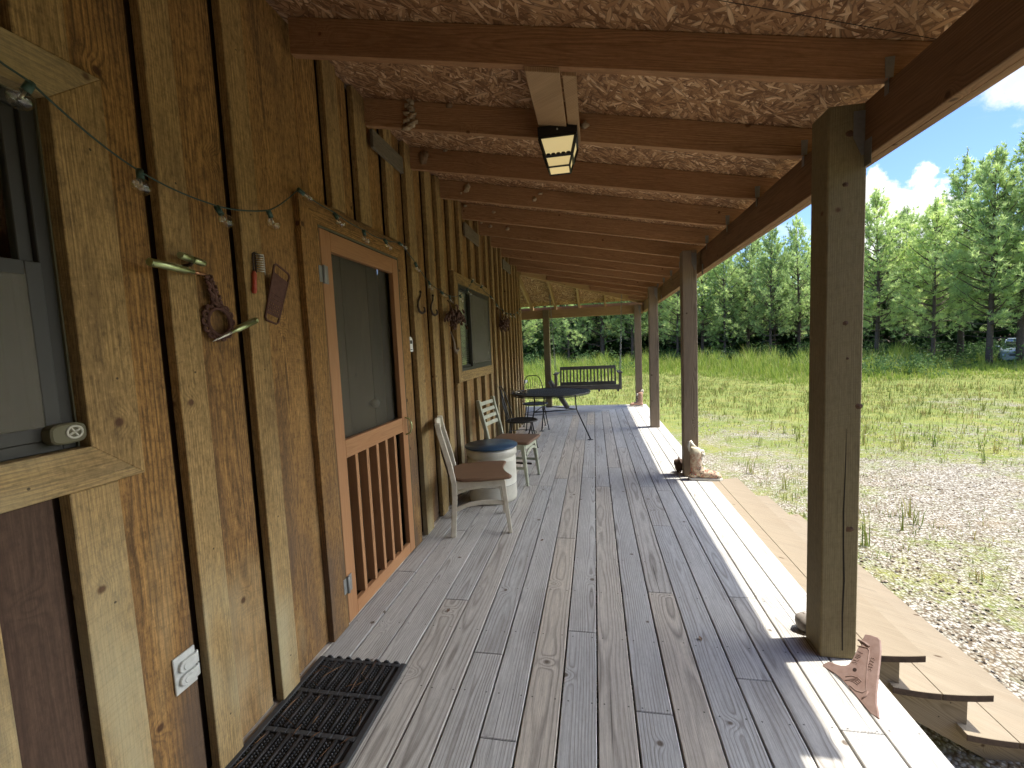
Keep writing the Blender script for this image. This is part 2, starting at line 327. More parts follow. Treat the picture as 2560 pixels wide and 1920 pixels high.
# ------------------------------------------------------------------ mesh builder
class MB:
    def __init__(s, seed=None): s.v = []; s.f = []; s.uv = []; s.r = []; s.mi = []; s.sm = []; s.rg = random.Random(seed)
    def face(s, idx, uvs=None, rnd=0., mi=0, smooth=False):
        s.f.append(idx); s.uv.append(uvs or [(0, 0)] * len(idx)); s.r.append(rnd); s.mi.append(mi); s.sm.append(smooth)
    def solid(s, pts, faces, ud, vd, wd, org, rnd=None, mi=0, smooth=False):
        b = len(s.v); s.v += [tuple(p) for p in pts]
        ud, vd, wd, org = Vector(ud), Vector(vd), Vector(wd), Vector(org)
        if rnd is None: rnd = s.rg.random()
        q = [Vector(p) - org for p in pts]
        t = [(p.dot(ud), p.dot(vd) + p.dot(wd)) for p in q]
        for f in faces: s.face([b + i for i in f], [t[i] for i in f], rnd, mi, smooth)
    def box(s, lo, hi, axis=2, rnd=None, mi=0, M=None):
        x0, y0, z0 = lo; x1, y1, z1 = hi
        P = [Vector(p) for p in ((x0, y0, z0), (x1, y0, z0), (x1, y1, z0), (x0, y1, z0), (x0, y0, z1), (x1, y0, z1), (x1, y1, z1), (x0, y1, z1))]
        D = [Vector((1, 0, 0)), Vector((0, 1, 0)), Vector((0, 0, 1))]
        c = (Vector(lo) + Vector(hi)) / 2; c[axis] = 0
        if M is not None: P = [M @ p for p in P]; D = [M.to_3x3() @ d for d in D]; c = M @ c
        s.solid(P, ((0, 3, 2, 1), (4, 5, 6, 7), (0, 1, 5, 4), (1, 2, 6, 5), (2, 3, 7, 6), (3, 0, 4, 7)), D[axis], D[(axis + 1) % 3], D[(axis + 2) % 3], c, rnd, mi)
    def prism(s, poly, d, ud=None, rnd=None, mi=0, smooth=False, capmi=None):
        """poly: 3-D points of one face, d: extrusion vector"""
        p = [Vector(q) for q in poly]; d = Vector(d); n = len(p)
        nrm = Vector((0, 0, 0))
        for i in range(n): nrm += p[i].cross(p[(i + 1) % n])
        if nrm.dot(d) > 0: p.reverse()
        P = p + [q + d for q in p]
        F = [tuple(range(n)), tuple(reversed(range(n, 2 * n)))] + [(i, i + n, (i + 1) % n + n, (i + 1) % n) for i in range(n)]
        ud = Vector(ud or (0, 0, 1)).normalized(); w = d.normalized(); vd = w.cross(ud)
        if vd.length < 1e-3: vd = Vector((1, 0, 0)) if abs(ud.x) < .9 else Vector((0, 1, 0))
        c = sum(p, Vector()) / n; c -= ud * c.dot(ud)
        if rnd is None: rnd = s.rg.random()
        k0 = len(s.mi); s.solid(P, F, ud, vd.normalized(), w, c, rnd, mi)
        if capmi is not None: s.mi[k0] = s.mi[k0 + 1] = capmi
    def tube(s, path, rad, n=8, rnd=None, mi=0, smooth=True, cap=True, up=None):
        path = [Vector(p) for p in path]; k = len(path)
        if not isinstance(rad, (list, tuple)): rad = [rad] * k
        if rnd is None: rnd = s.rg.random()
        b = len(s.v); x = None; L = 0.; ls = []
        for i in range(k):
            t = (path[min(i + 1, k - 1)] - path[max(i - 1, 0)]).normalized()
            if x is None:
                x = Vector(up) if up else (Vector((0, 0, 1)) if abs(t.z) < .9 else Vector((1, 0, 0)))
            x = (x - t * x.dot(t)).normalized(); y = t.cross(x)
            if i: L += (path[i] - path[i - 1]).length
            ls.append(L)
            for j in range(n):
                a = 2 * PI * j / n; s.v.append(tuple(path[i] + (x * math.cos(a) + y * math.sin(a)) * rad[i]))
        for i in range(k - 1):
            for j in range(n):
                j2 = (j + 1) % n; w0 = 2 * PI * rad[i] * j / n; w1 = 2 * PI * rad[i] * (j + 1) / n
                s.face([b + i * n + j, b + i * n + j2, b + (i + 1) * n + j2, b + (i + 1) * n + j], [(ls[i], w0), (ls[i], w1), (ls[i + 1], w1), (ls[i + 1], w0)], rnd, mi, smooth)
        if cap:
            s.face([b + j for j in reversed(range(n))], None, rnd, mi); s.face([b + (k - 1) * n + j for j in range(n)], None, rnd, mi)
    def loft(s, rings, rnd=None, mi=0, smooth=True, cap=True):
        b = len(s.v); n = len(rings[0]); rnd = s.rg.random() if rnd is None else rnd
        for r in rings: s.v += [tuple(p) for p in r]
        for i in range(len(rings) - 1):
            for j in range(n):
                j2 = (j + 1) % n
                s.face([b + i * n + j, b + i * n + j2, b + (i + 1) * n + j2, b + (i + 1) * n + j], None, rnd, mi, smooth)
        if cap:
            s.face([b + j for j in reversed(range(n))], None, rnd, mi); s.face([b + (len(rings) - 1) * n + j for j in range(n)], None, rnd, mi)
    def lathe(s, prof, n=32, c=(0, 0, 0), mi=0, smooth=True, rnd=None):
        c = Vector(c)
        s.loft([[c + Vector((r * math.cos(2 * PI * j / n), r * math.sin(2 * PI * j / n), z)) for j in range(n)] for r, z in prof], rnd, mi, smooth)
    def blob(s, c, r, seed=0, rough=.25, n=10, m=7, mi=0, M=None):
        rg = random.Random(seed); c = Vector(c); ph = [rg.uniform(0, 6.28) for _ in range(6)]
        rings = []
        for i in range(1, m):
            th = PI * i / m; ring = []
            for j in range(n):
                a = 2 * PI * j / n
                k = 1 + rough * (math.sin(2 * a + ph[0]) * math.sin(3 * th + ph[1]) + .6 * math.sin(4 * a + ph[2] + 2 * th) + .4 * rg.uniform(-1, 1)) * .6
                d = Vector((r[0] * math.sin(th) * math.cos(a), r[1] * math.sin(th) * math.sin(a), -r[2] * math.cos(th))) * k
                ring.append(c + (M @ d if M else d))
            rings.append(ring)
        s.loft(rings, None, mi)
    def build(s, name, mats, parent=None, bevel=0., org=None):
        me = bpy.data.meshes.new(name)
        o0 = Vector(org) if org else Vector((0, 0, 0))
        me.from_pydata([Vector(v) - o0 for v in s.v], [], s.f)
        uvl = me.uv_layers.new(name='UVMap'); k = 0; flat = []
        for u in s.uv:
            for t in u: flat += [t[0], t[1]]
        uvl.data.foreach_set('uv', flat)
        a = me.attributes.new('rnd', 'FLOAT', 'FACE'); a.data.foreach_set('value', s.r)
        if not isinstance(mats, (list, tuple)): mats = [mats]
        for m in mats: me.materials.append(MATS[m])
        me.polygons.foreach_set('material_index', s.mi); me.polygons.foreach_set('use_smooth', s.sm)
        me.update()
        o = bpy.data.objects.new(name, me); col.objects.link(o); o.location = o0
        if bevel:
            bv = o.modifiers.new('bevel', 'BEVEL'); bv.width = bevel; bv.segments = 1; bv.limit_method = 'ANGLE'; bv.angle_limit = R_(40)
        if parent:
            o.parent = parent; o.matrix_parent_inverse = parent.matrix_basis.inverted()
        return o
def tag(o, label, cat, group=None, kind=None):
    o['label'] = label; o['category'] = cat
    if group: o['group'] = group
    if kind: o['kind'] = kind
    return o
def thing(name, label, cat, loc=(0, 0, 0), group=None, rz=0.):
    o = bpy.data.objects.new(name, None); col.objects.link(o); o.location = loc; o.rotation_euler = (0, 0, rz); o.empty_display_size = .1
    return tag(o, label, cat, group)
def copy_tree(o, parent=None):
    c = o.copy(); col.objects.link(c)
    if parent: c.parent = parent
    for ch in list(o.children): copy_tree(ch, c)
    return c

# ------------------------------------------------------------------ dimensions (metres; deck top z=0, camera above the origin)
G = -.76
XW, XB = -1.345, -1.315           # siding face, batten face
YC = 8.28                          # end of the cabin wall
def dz(y): return -.007 * (y - 1.9)
def ceil_z(x, y): return 2.697 - .2 * x + dz(y)
def ceil2_z(y): return 2.915 - .247 * (y - YC)
def hip_y(x): return YC + .833 * (x + 1.315)
def hip_x(y): return (y - YC) / .833 - 1.315
def rot_to(d, up=(0, 0, 1)):
    d = Vector(d).normalized(); return d.to_track_quat('X', 'Z').to_matrix()

# ------------------------------------------------------------------ ground
g = MB(1)
N = 40
for i in range(N + 1):
    for j in range(N + 1):
        a = (i / N * 2 - 1); b = (j / N * 2 - 1)
        X = 400 * a * abs(a) ** 1.5; Y = 400 * b * abs(b) ** 1.5
        g.v.append((X, Y, G - .0 + .03 * math.sin(X * .7) * math.sin(Y * .6)))
for i in range(N):
    for j in range(N):
        k = i * (N + 1) + j; g.face([k, k + N + 1, k + N + 2, k + 1])
tag(g.build('ground', 'yard_ground'), 'gravel and thin grass yard beside the porch', 'ground', kind='structure')

# ------------------------------------------------------------------ deck
rg = random.Random(7)
dk = MB(11); dk.box((-1.42, -9.0, -.036), (-1.3265, YC - .01, .0), 1)
T = .036
joints = {-9: [2.63], -4: [1.93], -2: [3.22], 0: [], 3: [3.505, 4.46], 4: [1.908], 5: [2.54], 7: [3.845]}
for k in range(-9, 8):
    x0 = -.027 + .1443 * k + .0033; x1 = x0 + .1443 - .0066
    ys = [-9.0, -5.2 + rg.uniform(-1, 1), -1.6 + rg.uniform(-1, 1)] + sorted(joints.get(k, []))
    last = ys[-1]
    while last < 7.2:
        last += rg.uniform(2.4, 4.2)
        if last < 8.0: ys.append(last)
    e0 = YC + .857 * (x0 + 1.315) - .003; e1 = YC + .857 * (x1 + 1.315) - .003
    jit = rg.uniform(-.0012, .0012)
    for i, y in enumerate(ys):
        a = y + (.0015 if i else 0)
        if i + 1 < len(ys): b0 = b1 = ys[i + 1] - .0015
        else: b0, b1 = e0, e1
        dk.prism([(x0, a, jit), (x1, a, jit), (x1, b1, jit), (x0, b0, jit)], (0, 0, -T), (0, 1, 0))
y = YC + .02
while y < 10.40:
    y1 = min(y + .1387, 10.42)
    xa = (y - YC) / .857 - 1.315 + .003; xb = (y1 - YC) / .857 - 1.315 + .003
    brk = rg.uniform(-2.6, -1.7)
    jit = rg.uniform(-.001, .001)
    X1, X2 = min(xa, 1.127), min(xb, 1.127)
    # boards run across, mitred against the long boards
    for (l0, l1, r0, r1) in ((brk + .0015, brk + .0015, min(xa, 1.127) - .006, min(xb, 1.127) - .006), (-6., -6., brk - .0015, brk - .0015)):
        dk.prism([(l0, y, jit), (r0, y, jit), (r1, y1, jit), (l1, y1, jit)], (0, 0, -T), (1, 0, 0))
    y += .1443
deck = dk.build('deck', 'deck_wood', bevel=.003)
tag(deck, 'weathered grey plank deck running along the cabin wall', 'deck', kind='structure')
sk = MB(12)
for y in [-8.9 + .406 * i for i in range(48)]: sk.box((-1.40, y, -.20), (1.06, y + .038, -.04), 0)
sk.box((1.062, -9., -.23), (1.10, 10.36, -.0375), 1); sk.box((-6., 10.36, -.23), (1.10, 10.398, -.0375), 0)
sk.box((1.064, -9., G - .05), (1.098, 10.36, -.231), 1); sk.box((-6., 10.362, G - .05), (1.10, 10.396, -.231), 0); sk.box((-6., -9.04, G - .05), (1.098, -9.005, -.04), 0); sk.box((-6.04, YC, G - .05), (-6.005, 10.4, -.04), 1)  # skirt boards added to keep light out from under the deck
for y in (-6.1, -3.4, -.65, 2.12, 4.85, 7.6, 10.2): sk.box((.9, y, G - .1), (1.04, y + .14, -.205), 2)
o = sk.build('deck_frame', 'grey_wood'); o.parent = deck

# ------------------------------------------------------------------ cabin
cabin = thing('cabin', 'rustic board and batten cabin with a deep timber porch roof over the deck', 'cabin', (-1.4, 0, 0))
B0 = cabin
openings = [(.0, .94, 1.215, 2.105), (2.045, 2.945, 0., 2.075), (4.295, 5.62, 1.20, 2.085)]
batt = [(-8.9 + .31 * i, .1) for i in range(20)] + [(-2.6, .11), (-2.28, .1), (-1.95, .11), (-1.62, .11), (-1.3, .1), (-.98, .11), (-.66, .1), (-.33, .11), (-.12, .09), (.30, .1), (.62, .1), (.881, .118), (1.212, .104), (1.532, .106), (2.185, .125), (2.475, .135), (2.845, .12), (3.175, .14), (3.555, .135), (3.835, .125), (4.155, .10), (4.48, .10), (4.88, .115), (5.225, .10),
        (5.60, .10), (5.93, .10), (6.24, .09), (6.55, .10), (6.83, .09), (7.12, .10), (7.39, .09), (7.66, .10), (7.92, .09)]
seams = [-9.0 + .31 * i for i in range(20)] + [b + w / 2 for b, w in batt[20:]] + [1.99, 3.0] + [YC]
seams = sorted(set(seams + [o_[i] for o_ in openings for i in (0, 1)]))
wl = MB(21)
def zspans(y0, y1, za, zb):
    m = (y0 + y1) / 2; sp = [(za, zb)]
    for a, b, c, d in openings:
        if a - 1e-4 <= m <= b + 1e-4:
            sp = [q for s_ in sp for q in ((s_[0], min(s_[1], c)), (max(s_[0], d), s_[1])) if q[1] - q[0] > .01]
    return sp
for i in range(len(seams) - 1):
    y0, y1 = seams[i], seams[i + 1]
    if y1 - y0 < .004: continue
    off = wl.rg.uniform(-.003, .0)
    bb = [b for b, w in batt if abs(b + w / 2 - y1) < 1e-6]
    y1g = bb[0] - .016 if bb else y1 - .0005
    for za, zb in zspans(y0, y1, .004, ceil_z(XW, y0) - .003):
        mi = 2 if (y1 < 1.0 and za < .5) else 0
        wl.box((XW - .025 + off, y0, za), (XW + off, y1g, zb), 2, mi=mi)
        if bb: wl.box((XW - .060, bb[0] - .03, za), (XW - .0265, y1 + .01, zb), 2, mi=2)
for i, (b, w) in enumerate(batt):
    t = .036 + wl.rg.uniform(-.003, .004)
    hi = ceil_z(XB, b) - .004
    sp = [(.006, hi)]
    trims = [(-.12, 1.068, 1.118, 2.212), (1.905, 3.075, 0., 2.195), (4.175, 5.70, 1.10, 2.183)]
    for a, bb, c, d in trims:
        if b + w > a + .02 and b < bb - .02:
            sp = [q for s_ in sp for q in ((s_[0], min(s_[1], c - .002)), (max(s_[0], d + .002), s_[1])) if q[1] - q[0] > .03]
    for za, zb in sp:
        lean = wl.rg.uniform(-.008, .008)
        wl.prism([(XW, b, za), (XW, b + w, za), (XW, b + w + lean, zb), (XW, b + lean, zb)], (t, 0, 0), (0, 0, 1), mi=1)
# unseen wing wall added behind the camera to block light on near faces
for i in range(20):
    x = -1.36 + .30 * i
    wl.box((x, -1.80, -.70 if x > 1.0 else .004), (x + .299, -1.775, 3.05 if x > 1.4 else ceil_z(x + .3, -1.78) - .01), 2, mi=0); wl.box((x - .05, -1.775, -.70 if x > 1.1 else .004), (x + .05, -1.745, 3.05 if x > 1.5 else ceil_z(x + .05, -1.75) - .012), 2, mi=1)
# corner boards and the hidden other walls
wl.box((XW, YC - .12, .004), (XB, YC + .02, ceil_z(XB, YC) - .004), 2, mi=1)
for i in range(18):
    x = -1.37 - .3 * i
    wl.box((x - .298, YC - .02, .004), (x, YC, 2.85), 2, mi=0); wl.box((x - .36, YC, .004), (x - .26, YC + .025, 2.85), 2, mi=1)
wl.box((-6.8, -9.0, -.5), (-6.75, YC, 3.2), 1); wl.box((-6.8, -9.05, -.5), (XW - .02, -9.0, 3.2), 0)
wl.box((-6.75, -9.0, -.05), (-1.40, YC - .02, -.01), 1)
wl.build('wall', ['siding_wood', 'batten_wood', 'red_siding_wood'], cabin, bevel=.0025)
BLK = ((2.66, 3.10, 2.69, 2.80), (4.64, 5.22, 2.62, 2.755), (6.62, 7.25, 2.60, 2.74))
for y0, y1, z0, z1 in BLK:
    bk = MB(int(y0 * 10)); bk.box((XB + .001, y0, z0), (XB + .022, y1, z1), 1); bk.build('blocking_board', 'block_wood', cabin, bevel=.002)

def ring_frame(mb, x0, x1, y0, y1, z0, z1, wy, wz=None, mi=0):
    wz = wz or wy
    mb.box((x0, y0, z0), (x1, y0 + wy, z1), 2, mi=mi); mb.box((x0, y1 - wy, z0), (x1, y1, z1), 2, mi=mi)
    mb.box((x0, y0 + wy, z0), (x1, y1 - wy, z0 + wz), 1, mi=mi); mb.box((x0, y0 + wy, z1 - wz), (x1, y1 - wy, z1), 1, mi=mi)
def mitred_trim(mb, xa, t, oy0, oy1, oz0, oz1, iy0, iy1, iz0, iz1):
    d = (t, 0, 0)
    mb.prism([(xa, oy0, oz1), (xa, oy1, oz1), (xa, iy1, iz1), (xa, iy0, iz1)], d, (0, 1, 0))
    if oz0 > .1: mb.prism([(xa, oy0, oz0), (xa, oy1, oz0), (xa, iy1, iz0), (xa, iy0, iz0)], d, (0, 1, 0))
    mb.prism([(xa, oy0, oz0), (xa, iy0, iz0), (xa, iy0, iz1), (xa, oy0, oz1)], d, (0, 0, 1))
    mb.prism([(xa, oy1, oz0), (xa, iy1, iz0), (xa, iy1, iz1), (xa, oy1, oz1)], d, (0, 0, 1))

# near window (mostly outside the picture) and far window
def window(y0, y1, z0, z1, tr, kind):
    t = MB(int(y0 * 100) + 3)
    mitred_trim(t, -1.345, .044, tr[0], tr[1], tr[2], tr[3], y0 + .002, y1 - .006, z0 + .01, z1 - .007)
    w = t.build('window', 'batten_wood', cabin, bevel=.002)
    XW = -1.345 + (.035 if kind == 'hung' else .074)
    j = MB(2); ring_frame(j, -1.345 - .11, -1.345 + (.006 if kind == 'hung' else .043), y0, y1, z0, z1, .010); j.build('jamb', 'jamb_paint', w)
    f = MB(3); a0, a1, b0, b1 = y0 + .010, y1 - .010, z0 + .010, z1 - .010
    ring_frame(f, XW - .085, XW - .035, a0, a1, b0, b1, .030)
    gl = MB(5); bl = MB(6)
    if kind == 'hung':
        mz = 1.665
        ring_frame(f, XW - .075, XW - .050, a0 + .03, a1 - .03, mz, b1 - .03, .030)
        ring_frame(f, XW - .055, XW - .028, a0 + .03, a1 - .03, b0 + .03, mz + .03, .035)
        gl.box((XW - .064, a0 + .06, mz + .03), (XW - .060, a1 - .06, b1 - .06), 2); gl.box((XW - .044, a0 + .065, b0 + .065), (XW - .040, a1 - .065, mz - .005), 2)
        for k in range(38):
            z = b0 + .03 + k * .0215
            bl.prism([(XW - .125, a0 + .04, z), (XW - .125, a1 - .12, z), (XW - .108, a1 - .12, z + .017), (XW - .108, a0 + .04, z + .017)], (.0012, 0, -.0012), (0, 1, 0))
        s2 = MB(9); s2.box((XW - .030, a0 + .05, b0 + .05), (XW - .029, a1 - .055, mz + .01), 2); s2.build('insect_screen', 'window_screen', w)  # screen added over the lower sash to dull its reflection
        cu = MB(8)
        for k in range(14):
            yy = a1 - .25 + k * .018
            cu.box((XW - .17 + .008 * (k % 2), yy, b0 + .02), (XW - .155 + .008 * (k % 2), yy + .018, b1 - .02), 2)
        cu.build('curtain', 'curtain_cloth', w)
    else:
        ms = 4.72
        ring_frame(f, XW - .075, XW - .052, a0 + .03, ms + .02, b0 + .03, b1 - .03, .026)
        ring_frame(f, XW - .052, XW - .028, ms - .02, a1 - .03, b0 + .03, b1 - .03, .026)
        gl.box((XW - .066, a0 + .056, b0 + .056), (XW - .062, ms - .006, b1 - .056), 2)
        gl.box((XW - .044, ms + .006, b0 + .056), (XW - .040, a1 - .056, b1 - .056), 2)
        s2 = MB(9); s2.box((XW - .034, ms + .0, b0 + .05), (XW - .033, a1 - .05, b1 - .05), 2); s2.build('insect_screen', 'window_screen', w)
        for k in range(38):
            z = b0 + .03 + k * .0215
            bl.prism([(XW - .105, a0 + .03, z), (XW - .105, a1 - .03, z), (XW - .088, a1 - .03, z + .017), (XW - .088, a0 + .03, z + .017)], (.0012, 0, -.0012), (0, 1, 0))
    f.build('sash', 'window_metal', w, bevel=.002)
    gl.build('glass', 'window_glass', w); bl.build('blind', 'blind_slat', w)
    return w
window(.0, .94, 1.215, 2.105, (-.12, 1.066, 1.118, 2.211), 'hung')
window(4.295, 5.62, 1.20, 2.085, (4.180, 5.70, 1.105, 2.180), 'slider')

# door casing, inner door, screen door
dc = MB(31)
mitred_trim(dc, XW, .032, 1.907, 3.072, .004, 2.190, 2.043, 2.948, .004, 2.078)
for y0, y1 in ((2.035, 2.047), (2.944, 2.956)): dc.box((XW - .12, y0, .004), (XW + .031, y1, 2.0765), 2, mi=1)
dc.box((XW - .12, 2.047, 2.0655), (XW + .031, 2.944, 2.0765), 1, mi=1)
dc.build('door_casing', ['siding_wood', 'jamb_paint'], cabin, bevel=.002)
idr = MB(32)
for k in range(6): idr.box((XW - .17, 2.03 + k * .155, .0), (XW - .135 + .004 * (k % 2), 2.184 + k * .155, 2.10), 2)
idoor = idr.build('inner_door', 'inner_door_wood', cabin, bevel=.003)
kb = MB(33); kb.blob((XW - .10, 2.74, 1.10), (.032, .032, .032), 1, 0., 12, 8); kb.tube([(XW - .14, 2.74, 1.10), (XW - .11, 2.74, 1.10)], .014); kb.build('knob', 'steel', idoor)
sd = MB(34)
xa, xb = XW - .002, XW + .031
sd.box((xa, 2.0525, .012), (xb, 2.143, 2.062), 2); sd.box((xa, 2.862, .012), (xb, 2.9415, 2.062), 2)
sd.box((xa + .001, 2.143, 1.962), (xb - .001, 2.862, 2.061), 1); sd.box((xa + .001, 2.143, .880), (xb - .001, 2.862, .978), 1)
sd.box((xa + .001, 2.143, .013), (xb - .001, 2.862, .088), 1)
door = sd.build('screen_door', 'door_wood', cabin, bevel=.003)
for k in range(5):
    y = 2.235 + k * .122
    q = MB(35 + k); q.box((xa - .022, y, .088), (xb - .004, y + .030, .880), 2); q.build('slat', 'door_wood', door, bevel=.002)
q = MB(36); q.box((xa - .028, 2.10, .05), (xa - .027, 2.90, 1.99), 2); q.build('screen', 'screen_mesh', door)
for z in (1.835, .225):
    q = MB(37); q.box((xb + .0005, 2.020, z - .04), (xb + .004, 2.048, z + .04), 2); q.box((xb + .0005, 2.060, z - .045), (xb + .005, 2.095, z + .045), 2)
    q.tube([(xb + .008, 2.054, z - .045), (xb + .008, 2.054, z + .045)], .008)
    q.build('hinge', 'galvanised', door, bevel=.001)
q = MB(38); q.tube([(xb, 2.905, .975), (xb + .03, 2.905, .965), (xb + .045, 2.905, .93), (xb + .045, 2.905, .90), (xb + .03, 2.905, .865), (xb, 2.905, .855)], .006, 8); q.build('pull_handle', 'brass', door)

# porch roof
RE = 1.45
def roof_sheet(mb, t0, t1, mi):
    ym = -9.2
    main = [(-1.42, ym), (RE, ym), (RE, hip_y(RE)), (-1.42, hip_y(-1.42))]
    mb.prism([(x, y, ceil_z(x, y) + t0) for x, y in main], (0, 0, t1 - t0), (1, 0, 0), rnd=.2, mi=mi)
    mb.prism([(-1.33, hip_y(-1.33) + .0005, ceil2_z(hip_y(-1.33)) + t0), (RE, hip_y(RE) + .0005, ceil2_z(hip_y(RE)) + t0), (-6.9, hip_y(RE) + .0005, ceil2_z(hip_y(RE)) + t0), (-6.9, hip_y(-1.33) + .0005, ceil2_z(hip_y(-1.33)) + t0)], (0, 0, t1 - t0), (1, 0, 0), rnd=.3, mi=mi)
rf = MB(41); roof_sheet(rf, .0, .014, 0); rf.build('ceiling_board', 'strand_board', cabin)
rf = MB(42); roof_sheet(rf, .016, .030, 0)
rf.prism([(-1.425, -9.2, ceil_z(-1.425, -9.2) + .032), (-6.95, -9.2, ceil_z(-1.425, -9.2) + 1.03), (-6.95, YC + .3, ceil_z(-1.425, YC) + 1.03), (-1.425, YC - .07, ceil_z(-1.425, YC) + .032)], (0, 0, .03), (1, 0, 0))
rf.build('roof', 'roof_metal', cabin)
fa = MB(43); ze = ceil_z(1.48, 0)
fa.prism([(1.416, -9.2, ceil_z(1.416, -9.2) - .065), (1.416, hip_y(1.416), ceil_z(1.416, hip_y(1.416)) - .065), (1.416, hip_y(1.416), ceil_z(1.416, hip_y(1.416)) - .003), (1.416, -9.2, ceil_z(1.416, -9.2) - .003)], (.02, 0, 0), (0, 1, 0))
fa.prism([(-6.9, 10.664, 2.17), (1.436, 10.664, 2.17), (1.436, 10.664, ceil2_z(10.684) - .003), (-6.9, 10.664, ceil2_z(10.684) - .003)], (0, .02, 0), (1, 0, 0))
fa.build('fascia', 'rafter_wood', cabin)
gu = MB(44)
gu.prism([(1.451, 1.70, ceil_z(1.451, 1.70) + .014), (1.585, 1.70, ceil_z(1.585, 1.70) + .014), (1.585, 4.88, ceil_z(1.585, 4.88) + .014), (1.451, 4.88, ceil_z(1.451, 4.88) + .014)], (0, 0, .010), (0, 1, 0))
gu.build('drip_sheet', 'roof_metal', cabin)

def seat_z(y): return 2.345 + dz(y)
def rafter_profile(y, xl):
    zb = lambda x: 2.80 - .195 * (x + 1.315) + dz(y)
    zt = lambda x: ceil_z(x, y) - .002
    return [(xl, y, zb(xl)), (.955, y, zb(.955)), (1.078, y, seat_z(y)), (1.165, y, seat_z(y)), (1.412, y, zt(1.412) - .06), (1.412, y, zt(1.412)), (xl, y, zt(xl))]
def tie_plate(parent, x, y, z, nx=.03):
    q = MB(51)
    q.prism([(x + .004, y - .0025, z - .002), (x + .030, y - .0025, z - .002), (x + .034, y - .0025, z + .07), (x + .002, y - .0025, z + .07)], (0, .002, 0), (0, 0, 1))
    q.box((x + .015, y - .0025, z - .055), (x + .0165, y + .022, z + .001), 2)
    q.build('tie_plate', 'galvanised', parent)
RY = [1.935 + .668 * k for k in range(-16, 13)]
for k, y in enumerate(RY):
    xl = XB + .001 if y < 8.2 else hip_x(y) + .06
    if xl > .9: continue
    q = MB(600 + k); q.prism(rafter_profile(y, xl), (0, .038, 0), (1, 0, -.195)); r = q.build('rafter', 'rafter_wood', cabin, bevel=.002)
    if 0 < y < 8: tie_plate(r, 1.062, y, seat_z(y) + .005)
# rafters of the end bay run the other way
for k, x in enumerate((-3.6, -3.05, -2.5, -1.96, -1.42, -.87, -.33, .243)):
    ys = YC + .03 if x < -1.33 else hip_y(x + .02) + .04
    zt = lambda y: ceil2_z(y) - .002
    ye = 10.655
    poly = [(x, ys, zt(ys) - .145), (x, 10.20, zt(10.20) - .150), (x, 10.29, 2.228), (x, 10.40, 2.228), (x, ye, 2.20), (x, ye, zt(ye)), (x, ys, zt(ys))]
    q = MB(650 + k); q.prism(poly, (.038, 0, 0), (0, 1, -.24)); q.build('rafter', 'hip_wood', cabin, bevel=.002)
hp = MB(660)
p0 = Vector((-1.31, hip_y(-1.31), 0)); p1 = Vector((1.25, hip_y(1.25), 0)); d = (p1 - p0).normalized(); s = Vector((-d.y, d.x, 0)) * .019
pc = Vector((.97, hip_y(.97), 0))
def hz(p): return ceil_z(p.x, p.y) - .003
A = [p0 - s, pc - s, p1 - s]
hp.prism([(A[0].x, A[0].y, hz(p0) - .175), (A[1].x, A[1].y, hz(pc) - .185), (A[2].x, A[2].y, hz(pc) - .185), (A[2].x, A[2].y, hz(p1)), (A[0].x, A[0].y, hz(p0))], s * 2, d)
hp.build('hip_rafter', 'hip_wood', cabin, bevel=.002)

bm = MB(45)
ys = [-9.2, -6.0, -3.3, -.6, 2.15, 4.88, 7.66, 10.44]
for i in range(len(ys) - 1):
    a, b = ys[i] + .002, ys[i + 1] - .002
    for x0, x1 in ((1.081, 1.119), (1.1195, 1.158)):
        bm.prism([(x0, a, 2.125 + dz(a)), (x0, b, 2.125 + dz(b)), (x0, b, 2.340 + dz(b)), (x0, a, 2.340 + dz(a))], (x1 - x0, 0, 0), (0, 1, 0))
bm.build('eave_beam', 'beam_wood', cabin, bevel=.003)
bm = MB(46)
for a, b in ((-6.8, -3.9), (-3.896, -1.062), (-1.058, 1.079)):
    for y0, y1 in ((10.302, 10.34), (10.3405, 10.378)):
        bm.box((a, y0, 2.035), (b, y1, 2.226), 0)
bm.build('end_beam', 'hip_wood', cabin, bevel=.003)

